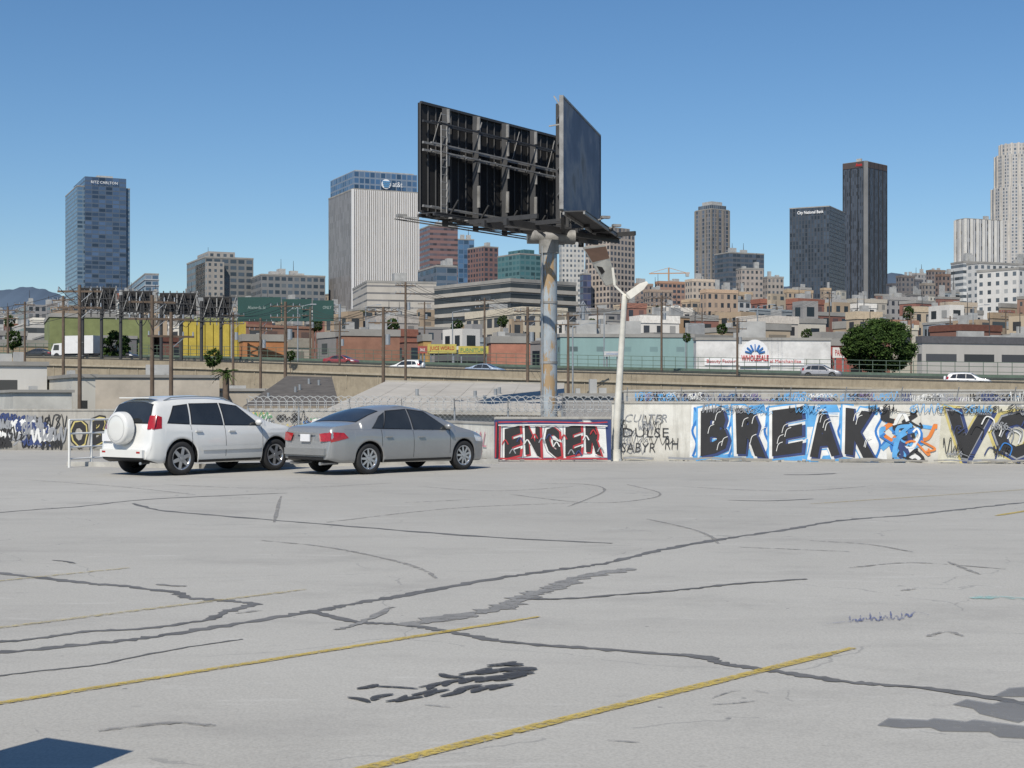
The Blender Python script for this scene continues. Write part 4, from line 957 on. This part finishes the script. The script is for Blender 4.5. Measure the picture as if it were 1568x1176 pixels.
bld('yellow_market_building',274,280,372,490,213,20,FM((0.10,0.11,0.10),(0.05,0.05,0.05),.7,.8,200),4,4,extra=ex,mech=2)
bld('orange_storefront',366,372,440,520,205,18,plain((0.42,0.18,0.07)),mech=1)
bld('brick_storefront',515,523,612,512,210,16,plain((0.28,0.14,0.09)),mech=3)
bld('brick_storefront',640,648,660,520,210,14,plain((0.45,0.27,0.09)),mech=0)
bld('pink_storefront',745,752,812,523,210,10,plain((0.40,0.17,0.11)),mech=2)
bld('teal_warehouse',853,858,1062,515,212,6,FM((0.24,0.37,0.36),(0.14,0.20,0.20),.3,.2,226,.4),4,4,mech=5,par=.4)
def ex(mb,C,dr,dl,tr,tl,z1,rz):
    U3=Vector((dr.x,dr.y,0));n_=Vector((dr.y,-dr.x,0));o=Vector((C.x,C.y,0))
    s=o+U3*tr*.06+n_*.15
    mb.poly([s+Z*(z1-3.5),s+U3*tr*.74+Z*(z1-3.5),s+U3*tr*.74+Z*(z1-2.5),s+Z*(z1-2.5)],lumW)
    put_text(mb,"Beauty Factory Outlet  General Merchandise",s+U3*.3+Z*(z1-3.3),U3,tr*.7,.6,n_*.06,lumR)
    c_=s+U3*tr*.37+n_*.2
    pts=[c_+U3*2.1*cos(pi*k/16)+Z*(z1-2.6+2.6*sin(pi*k/16)) for k in range(17)]
    mb.poly([c_-U3*2.1+Z*(z1-3.6),c_+U3*2.1+Z*(z1-3.6)]+pts,lumW)
    put_text(mb,"WHOLESALE",c_+n_*.08-U3*1.9+Z*(z1-2.9),U3,3.8,.8,n_*.04,lumR,off=.02)
    for k in range(7):
        an=pi*(k+.5)/7; mb.beam(c_+n_*.1+U3*.5*cos(an)+Z*(z1-1.9+.4*sin(an)),c_+n_*.1+U3*1.4*cos(an)+Z*(z1-1.9+1.3*sin(an)),.1,.2,pB)
bld('wholesale_store',1062,1066,1272,520,196,4,plain((0.66,0.65,0.63)),par=.3,mech=2,extra=ex)
bld('red_sign_store',1268,1272,1300,527,200,14,plain((0.38,0.08,0.06)),mech=0)
bld('warehouse_building',1404,1412,1640,523,205,18,FM((0.50,0.48,0.45),(0.06,0.06,0.07),.8,.25,200),6,5,mech=6,roof=M('dark_roofing',(0.10,0.10,0.11),.9))
def signb(x0,x1,y0,y1,d,c,txt,tm,name='shop_sign'):
    mb=MB(); A_=P(x0,y1,d);B_=P(x1,y0,d)
    mb.box(((A_.x+B_.x)/2,d,(A_.z+B_.z)/2),(B_.x-A_.x,.25,B_.z-A_.z),plain(c,200,'sign_panel'))
    put_text(mb,txt,Vector((A_.x+.3,d-.14,A_.z+.3)),Vector((1,0,0)),B_.x-A_.x-.6,(B_.z-A_.z)-.6,Vector((0,-.02,0)),tm,off=.01)
    for x in(A_.x+.4,B_.x-.4): mb.cyl((x,d+.25,-4),(x,d+.25,A_.z+.5),.12,.12,mgal,8)
    mb.finish(name)
signb(655,699,527,541,200,(0.50,0.42,0.10),"JUICE WORLD",pR); signb(702,748,530,542,200,(0.50,0.41,0.08),"FURNITURE",pGr); signb(640,654,530,541,199,(0.35,0.08,0.06),"SALE",pW); signb(1275,1296,532,548,190,(0.65,0.64,0.6),"PARK",pR)
signb(925,950,538,546,200,(0.5,0.5,0.5),"STORAGE",pB)

mt=MB(); mmt=M('hazy_mountain',(0.105,0.145,0.20),.95,var=.15,scale=.0008,spec=0)  # bluish distance haze is put into this colour
def ridge(pts,d):
    top=[]; x=pts[0][0]
    while x<=pts[-1][0]:
        y=lin(pts,x)+1.2*sin(x*.11)+.7*sin(x*.33+1)+R.uniform(-.3,.3); top.append(P(x,y,d)); x+=5
    rows=[[Vector((p.x,p.y-2600,-4)) for p in top],[Vector((p.x,p.y-900,p.z*.55)) for p in top],top,[Vector((p.x,p.y+900,-4)) for p in top]]
    mt.grid(rows,mmt,smooth=True)
ridge([(-300,452),(-80,446),(0,444),(35,440),(70,442),(105,458),(200,470),(420,476)],9000)
ridge([(1040,470),(1180,440),(1345,424),(1372,417),(1392,421),(1430,432),(1500,440),(1800,452)],9500)
mt.finish('mountains')

# ------------------------------------------------------------------ freeway
mfw=wallmat('freeway_concrete',(0.31,0.265,0.195),(0.225,0.19,0.14)); mfw2=wallmat('freeway_barrier',(0.37,0.325,0.25),(0.28,0.245,0.185)); masp=M('asphalt',(0.10,0.10,0.10),.9,var=.3); mgf=M('green_fence',(0.09,0.13,0.10),.8,var=.3)
near=[P(-400,549,196),P(0,555,186),P(300,562,176),P(784,578,160),P(1200,589,146),P(1568,598,137),P(1900,604,130)]
fw=MB()
lat=[(0.0,-99),(0.0,0.75),(0.3,0.75),(0.3,0.0),(13.5,0.05),(13.5,1.3),(13.9,1.3),(13.9,0.9),(26,0.9),(26,2.0),(26.4,2.0),(26.4,-99)]
rows=[[Vector((p.x+l_*.12,p.y+l_,-4 if dz<-50 else p.z+dz)) for p in near] for (l_,dz) in lat]
mm=[mfw,mfw2,mfw2,masp,mfw2,mfw2,mfw2,masp,mgf,mgf,mfw]
fw.grid(rows[::-1],mfw,smooth=False,matf=lambda a_,b_:mm[len(mm)-1-a_])
for p,q in zip(near,near[1:]):
    fw.beam(p+Vector((0,-.12,-.15)),q+Vector((0,-.12,-.15)),.22,.22,mfw2)
    fw.beam(p+Vector((0,-.05,.80)),q+Vector((0,-.05,.80)),.08,.08,mdst)
    fw.beam(p+Vector((1.6,13.4,1.38)),q+Vector((1.6,13.4,1.38)),.08,.10,mdst)
    n=int((q-p).length/4)
    for i in range(n):
        r_=p.lerp(q,i/n); fw.box((r_.x,r_.y-.06,r_.z-.9),(.08,.06,1.9),mfw2); 
        for k_ in range(3):
            rr=p.lerp(q,(i+k_/3)/n); fw.beam(rr+Vector((3.1,26.2,1.9)),rr+Vector((3.1,26.2,3.4)),.06,.06,mgf)
    for z in(2.3,2.9,3.4): fw.beam(p+Vector((3.1,26.2,z)),q+Vector((3.1,26.2,z)),.05,.06,mgf)
fw.finish('freeway')
def deck(px,l_):
    for p,q in zip(near,near[1:]):
        a0=HX+F*(p.x+l_*.12)/(p.y+l_); a1=HX+F*(q.x+l_*.12)/(q.y+l_)
        if a0<=px<=a1:
            t=(px-a0)/(a1-a0); r_=p.lerp(q,t); return Vector((r_.x+l_*.12,r_.y+l_,r_.z)),q-p
    return near[0],near[1]-near[0]
for kind,c,px,l_,up,fl_ in(('suv',(0.7,0.7,0.7),1487,4,0.0,0),('sedan',(0.30,0.37,0.47),748,4,.02,0),('suv',(0.72,0.72,0.71),632,5.5,.02,1),('sedan',(0.24,0.04,0.04),532,18,.9,0),('sedan',(0.05,0.05,0.055),190,18,.9,0),('suv',(0.3,0.3,0.32),1262,18,.9,0),('sedan',(0.03,0.03,0.03),60,18,.9,1)):
    p,dv=deck(px,l_); rz=atan2(dv.y,dv.x)+(pi if fl_ else 0)
    make_car(kind,M('car_paint',c,.3,coat=.6,var=.05),'car' if kind=='sedan' else 'suv',(p.x,p.y,p.z+up+.04),rz,anchor='c')
def truck(px,l_,up,name='box_truck'):
    p,dv=deck(px,l_); mb=MB(); w_=M('truck_white',(0.68,0.68,0.68),.5,var=.08)
    mb.box((0,0,2.1),(5.2,2.3,2.5),w_); mb.box((0,0,.72),(7,1.9,.24),mdark)
    rows=[[(x,y,z) for x,z in((-2.75,.55),(-4.5,.55),(-4.55,1.3),(-4.1,2.25),(-2.75,2.35))] for y in(-1.05,1.05)]
    mb.grid(rows,w_,smooth=False); mb.poly(rows[0],w_); mb.poly(rows[1][::-1],w_)
    mb.poly([(-4.56,-.9,1.35),(-4.56,.9,1.35),(-4.14,.85,2.2),(-4.14,-.85,2.2)],mglass); mb.poly([(-4.2,-1.07,1.35),(-3.2,-1.07,1.35),(-3.2,-1.07,2.1),(-4.0,-1.07,2.1)],mglass)
    for x in(-3.6,1.4):
        for y in(-.95,.95): mb.cyl((x,y-.13,.48),(x,y+.13,.48),.48,.48,mtyre,18)
    ob=mb.finish(name,loc=Vector((p.x,p.y,p.z+up+.03))); ob.rotation_euler=(0,0,atan2(dv.y,dv.x)); return ob
truck(128,18,.9)
# ------------------------------------------------------------------ mid-ground left
bld('white_commercial_building',-60,-50,72,558,84,22,FM((0.60,0.59,0.56),(0.05,0.05,0.05),.25,.3,80),5,3,mech=2,par=.2)
bld('stucco_building',70,112,146,577,78,26,FM((0.56,0.54,0.48),(0.07,0.07,0.07),.3,.25,80),3,3,mech=1,par=.15)
bld('stucco_building',140,146,336,577,96,16,plain((0.46,0.41,0.34),90),mech=2,par=.15)
bld('stucco_building',-40,20,110,600,66,25,plain((0.52,0.51,0.47),60),mech=1,par=.1)
bld('stucco_building',320,330,450,598,100,14,plain((0.38,0.34,0.28),90),mech=1,par=.15)
mroof=M('grey_sheet_roof',(0.40,0.375,0.335),.85,var=.22,scale=.5); mroofd=M('dark_shingle_roof',(0.10,0.09,0.08),.9,var=.35,scale=1.5)
def gable(name,pe0,pe1,pr0,pr1,mr,mw,n=0):
    mb=MB(); e0,e1,r0,r1=P(*pe0),P(*pe1),P(*pr0),P(*pr1)
    b0=Vector((r0.x*2-e0.x,2*r0.y-e0.y,e0.z)); b1=Vector((r1.x*2-e1.x,2*r1.y-e1.y,e1.z))
    mb.poly([e0,e1,r1,r0],mr); mb.poly([r0,r1,b1,b0],mr)
    dn=Vector((0,0,-.18))
    mb.poly([e0+dn,e1+dn,e1,e0],mw); g4=lambda v:Vector((v.x,v.y,-4))
    i0=e0+Vector((.2,.3,-.18));i1=e1+Vector((-.2,.3,-.18))
    mb.poly([g4(i0),g4(i1),i1,i0],mw)
    for (e,r_,b) in((e0,r0,b0),(e1,r1,b1)):
        mb.poly([g4(e),e,r_,b,g4(b)],mw)
    mb.beam(r0+Z*.02,r1+Z*.02,.25,.08,mw)
    for i in range(1,n):
        mb.beam(e0.lerp(e1,i/n)+Z*.002,r0.lerp(r1,i/n)+Z*.002,.02,.01,mr)
    for i in range(5):
        t=R.random();u=R.uniform(.2,.8); p=e0.lerp(e1,t).lerp(r0.lerp(r1,t),u); mb.cyl(p-Z*.1,p+Z*.3,.08,.08,mgal,8)
    mb.finish(name)
gable('gable_roof_warehouse',(500,626,60),(862,630,60),(590,584,74),(864,588,74),mroof,plain((0.38,0.36,0.32),60),8)
gable('gable_roof_house',(372,622,78),(520,622,78),(440,575,90),(508,577,90),mroofd,plain((0.26,0.22,0.17),60))
bld('storage_shed',860,866,940,606,58,8,plain((0.30,0.29,0.28),60),mech=3,par=.1)
bld('storage_shed',952,956,982,600,56,6,FM((0.5,0.5,0.5),(0.3,0.3,0.3),.5,1,56,.5),.5,3,mech=0,par=.05)

# ------------------------------------------------------------------ utility poles & wires
mwood=M('creosote_wood',(0.13,0.095,0.07),.9,var=.35)
def upole(px,ytop,d,arms=2,r=.10):
    mb=MB(); t=P(px,ytop,d); r=r*(1 if d<100 else 1.25); b0=Vector((t.x,t.y,-4)); mb.cyl(b0,t,r*1.3,r*.9,mwood,10)
    an=R.uniform(-.5,.5); u=Vector((cos(an),sin(an),0))
    for k in range(arms):
        z=t-Z*(.35+.85*k); mb.beam(z-u*1.15,z+u*1.15,.09,.10,mwood)
        for s_ in(-1.1,-.6,.6,1.1): mb.cyl(z+u*s_+Z*.05,z+u*s_+Z*.25,.045,.03,mgal,6)
        mb.beam(z+u*.7,z-Z*.6,.035,.035,mgal)
    if arms and R.random()<.6: mb.cyl(t+u*.33-Z*2.9,t+u*.33-Z*2.1,.2,.2,mgal,12)
    for k in range(10): mb.beam(t-Z*(3+k*.7)-u*.2,t-Z*(3+k*.7)+u*.2,.015,.015,mgal)
    mb.finish('utility_pole'); return t-Z*.1,u
tops=[]
for a_ in((97,453,120),(122,436,75),(233,452,72),(262,478,71),(399,487,140),(437,462,110),(587,470,110),(621,432,150),(742,456,170),(808,470,120),(1013,452,170),(1129,487,160),(1270,447,300),(38,462,170),(870,478,140),(520,492,170),(357,478,150),(12,470,150),(475,470,200),(650,462,240),(915,470,240),(1075,478,260),(1190,470,320),(1395,478,260),(1455,484,240),(1540,475,260)):
    tops.append(upole(*a_))
wr=MB(); mwire=M('cable',(0.03,0.03,0.03),.7)
def wire(p,q,sag,th=.025,n=12):
    pr=None
    for i in range(n+1):
        t=i/n; r_=p.lerp(q,t)-Z*(sag*4*t*(1-t))
        if pr is not None: wr.beam(pr,r_,th,th,mwire)
        pr=r_
for i,j in((1,2),(2,3),(2,5),(5,6),(6,9),(0,4),(4,6),(7,8),(8,10),(9,10),(14,8),(10,11),(11,12),(17,13)):
    (p,u),(q,v)=tops[i],tops[j]
    for s_ in(-1.1,-.5,.5,1.1): wire(p+u*s_,q+v*s_,1.0,.025)
for k in range(4): wire(P(-200,440+6*k,80),tops[1][0]-Z*.45*k,1.2,.02)
wr.finish('overhead_wires')
for px,yt,d in((877,500,150),(693,478,210),(1160,470,210),(1330,490,215),(560,470,230),(456,470,190),(1490,470,230),(925,480,200),(215,478,210),(830,505,200),(1050,500,200),(1420,500,210)):
    mb=MB(); t=P(px,yt,d); mb.cyl(Vector((t.x,d,-4)),t,.12,.07,mgal,8); mb.beam(t,t+Vector((1.8,-.3,.35)),.06,.06,mgal); mb.box(tuple(t+Vector((2.1,-.3,.33))),(.8,.3,.14),mgal); mb.finish('street_light')
mgs=M('highway_sign_green',(0.010,0.055,0.048),.6,var=.15,scale=.4)
msgt=M('sign_legend',(0.30,0.36,0.34),.6)
sg=MB(); d=200
for x0_,x1_,y0_,y1_,tx in((364,430,455,492,"Alameda St"),(432,477,458,492,"EXIT"),(479,511,460,492,"ONLY")):
    A_=P(x0_,y1_,d);B_=P(x1_,y0_,d); sg.box(((A_.x+B_.x)/2,d,(A_.z+B_.z)/2),(B_.x-A_.x,.15,B_.z-A_.z),mgs)
    put_text(sg,tx,Vector((A_.x+1.4,d-.09,A_.z+1.7)),Vector((1,0,0)),(B_.x-A_.x)*.42,.45,Vector((0,-.01,0)),msgt)
A_=P(355,480,d+.6);B_=P(520,480,d+.6)
for z in(0,1.2): sg.beam(A_+Z*z,B_+Z*z,.15,.15,mgal)
for i in range(12): sg.beam(A_.lerp(B_,i/12)+Z*(1.2*(i%2)),A_.lerp(B_,(i+1)/12)+Z*(1.2*((i+1)%2)),.08,.08,mgal)
for p in(A_,B_): sg.cyl(Vector((p.x,p.y,-4)),p+Z*1.3,.18,.18,mgal,10)
sg.finish('highway_sign')
# long steel billboard gantry seen from behind (left)
mb=MB()
secs=[(120,178,441,474),(178,240,446,478),(240,302,449,482),(302,362,455,486)]
for i,(x0_,x1_,y0_,y1_) in enumerate(secs):
    d=196-4*i; A_=P(x0_,y1_,d);B_=P(x1_,y0_,d); W_=B_.x-A_.x
    mb.box(((A_.x+B_.x)/2,d+.6,(A_.z+B_.z)/2),(W_*(.72 if i%2 else .9),.12,B_.z-A_.z),mbk)
    n=6
    for k in range(n+1):
        x=A_.x+W_*k/n; mb.beam((x,d,A_.z-1),(x,d,B_.z+.3),.13,.13,mst if k%3==0 else mdst)
        if k<n:
            mb.beam((x,d-.2,A_.z if k%2 else B_.z),(x+W_/n,d-.2,B_.z if k%2 else A_.z),.09,.09,mst if k%2 else mdst)
            mb.beam((x,d-.8,A_.z-.6),(x+W_/n,d-.8,A_.z-.1),.08,.08,mdst)
    for z in(A_.z,(A_.z+B_.z)/2,B_.z,A_.z-.5): mb.beam((A_.x,d-.1,z),(B_.x,d-.1,z),.10,.10,mdst)
    for f_ in(.1,.6): mb.cyl((A_.x+W_*f_,d+.2,-4),(A_.x+W_*f_,d+.2,B_.z-.5),.22,.22,mdst,12)
mb.finish('billboard_gantry')
ck=MB(); mck=M('crane_orange',(0.45,0.27,0.15),.6); d=1300
b0=P(1024,432,d); ck.cyl(Vector((b0.x,d,-4)),P(1024,410,d),.8,.7,mck,6); ck.beam(P(994,419,d),P(1056,418,d),.9,.9,mck); ck.beam(P(1024,410,d),P(996,418,d),.4,.4,mck); ck.beam(P(1024,410,d),P(1052,418,d),.4,.4,mck); ck.beam(P(1055,421,d),P(1050,421,d),3,3,MECH)
ck.finish('tower_crane')
tk=MB(); d=250; c=P(893,466,d)
tk.cyl(Vector((c.x,d,-4)),c,.4,.3,mgal,10)
for k in range(6):
    an=2*pi*k/6; tk.beam(c+Vector((cos(an)*1.4,sin(an)*1.4,-1.6)),c+Vector((0,0,.6)),.08,.08,mgal); tk.beam(c+Vector((cos(an)*1.4,sin(an)*1.4,-1.6)),c+Vector((cos(an+pi/3)*1.4,sin(an+pi/3)*1.4,-1.6)),.08,.08,mgal)
tk.finish('antenna_tower')

# ------------------------------------------------------------------ vegetation
def leafm(n,c): return M(n,c,.8,var=.35,scale=1.2,spec=.12)
lf=[leafm('leaf_dark',(0.018,0.036,0.010)),leafm('leaf_mid',(0.036,0.066,0.016)),leafm('leaf_light',(0.060,0.100,0.024))]
def tree(name,c,rx,rz_,n,leaf,trunk_z=-4,seed=1,nc=60,rmin=.72):
    rr=random.Random(seed); mb=MB(); c=Vector(c)
    mb.cyl((c.x,c.y,trunk_z),(c.x,c.y,c.z-rz_*.2),rx*.08,rx*.05,mwood,8)
    for k in range(7):
        an=rr.uniform(0,6.28); mb.cyl((c.x,c.y,c.z-rz_*.7),(c.x+rx*.6*cos(an),c.y+rx*.6*sin(an),c.z+rr.uniform(-.2,.5)*rz_),rx*.035,rx*.012,mwood,6)
    cl=[]
    for k in range(nc):
        v=Vector((rr.gauss(0,1),rr.gauss(0,1),rr.gauss(0,1))).normalized()*rr.uniform(rmin,.98)
        cl.append((v,rr.uniform(.10,.20)))
    for i in range(n):
        v,s_=cl[rr.randrange(nc)]
        o=Vector((rr.gauss(0,1),rr.gauss(0,1),rr.gauss(0,1)))*s_*.6
        w_=v+o
        if w_.length>1.13: w_=w_.normalized()*rr.uniform(1.0,1.12)
        p=c+Vector((w_.x*rx*.92,w_.y*rx*.92,w_.z*rz_*.92))
        a1=Vector((rr.gauss(0,1),rr.gauss(0,1),rr.gauss(0,1))).normalized(); a2=a1.orthogonal().normalized()
        s2=leaf*rr.uniform(.6,1.3)
        mb.poly([p-a1*s2,p+a2*s2*.5,p+a1*s2,p-a2*s2*.5],lf[0 if w_.length<.8 else rr.choice([0,1,1,2])])
    return mb.finish(name)
d=178; c=P(1347,530,d)
tree('ficus_tree',(c.x,c.y,c.z),58/F*d,3.4,26000,.19,seed=3,nc=110,rmin=.8)
for px,py,w_,d,s in((15,492,9,230,5),(178,530,22,200,6),(20,520,14,205,8),(485,498,10,300,9),(770,492,9,280,10),(1052,517,7,195,11),(905,498,10,260,12),(600,500,12,280,13),(1390,480,10,330,14),(326,548,14,170,15),(700,500,10,280,16),(1235,512,9,215,17),(445,545,8,170,18),(960,500,8,230,19),(1105,505,9,230,20),(540,505,9,240,21)):
    c=P(px,py,d); r_=w_/F*d; tree('tree',c,r_,r_*1.1,1500,r_*.13,seed=s)
def palm(px,py,d,fr):
    mb=MB(); c=P(px,py,d); rr=random.Random(int(px)); mb.cyl((c.x,c.y,-4),c,.2,.16,mwood,8)
    for k in range(30):
        an=rr.uniform(0,6.28); el=rr.uniform(-.2,1.2); L_=fr*rr.uniform(.8,1.1); pr=c
        for i in range(8):
            t=i/7; hd=L_*t*cos(el*(1-t*.5)); zz=L_*(t*sin(el)-t*t*.75)
            p=c+Vector((cos(an)*hd,sin(an)*hd,zz)); sd_=Vector((-sin(an),cos(an),0))
            w_=.16*sin(pi*min(1,t+.12))*fr/2
            if i: 
                for s_ in(-1,1): 
                    mb.poly([pr,p,p+sd_*s_*w_*1.3-Z*w_*.9+(p-pr)*.4],lf[rr.choice([0,1,2])])
            pr=p
    mb.finish('palm_tree')
palm(346,572,72,1.0)
for px,py,d in((1008,470,700),(455,470,600),(1290,462,750),(556,478,500)): palm(px,py,d,2.6)
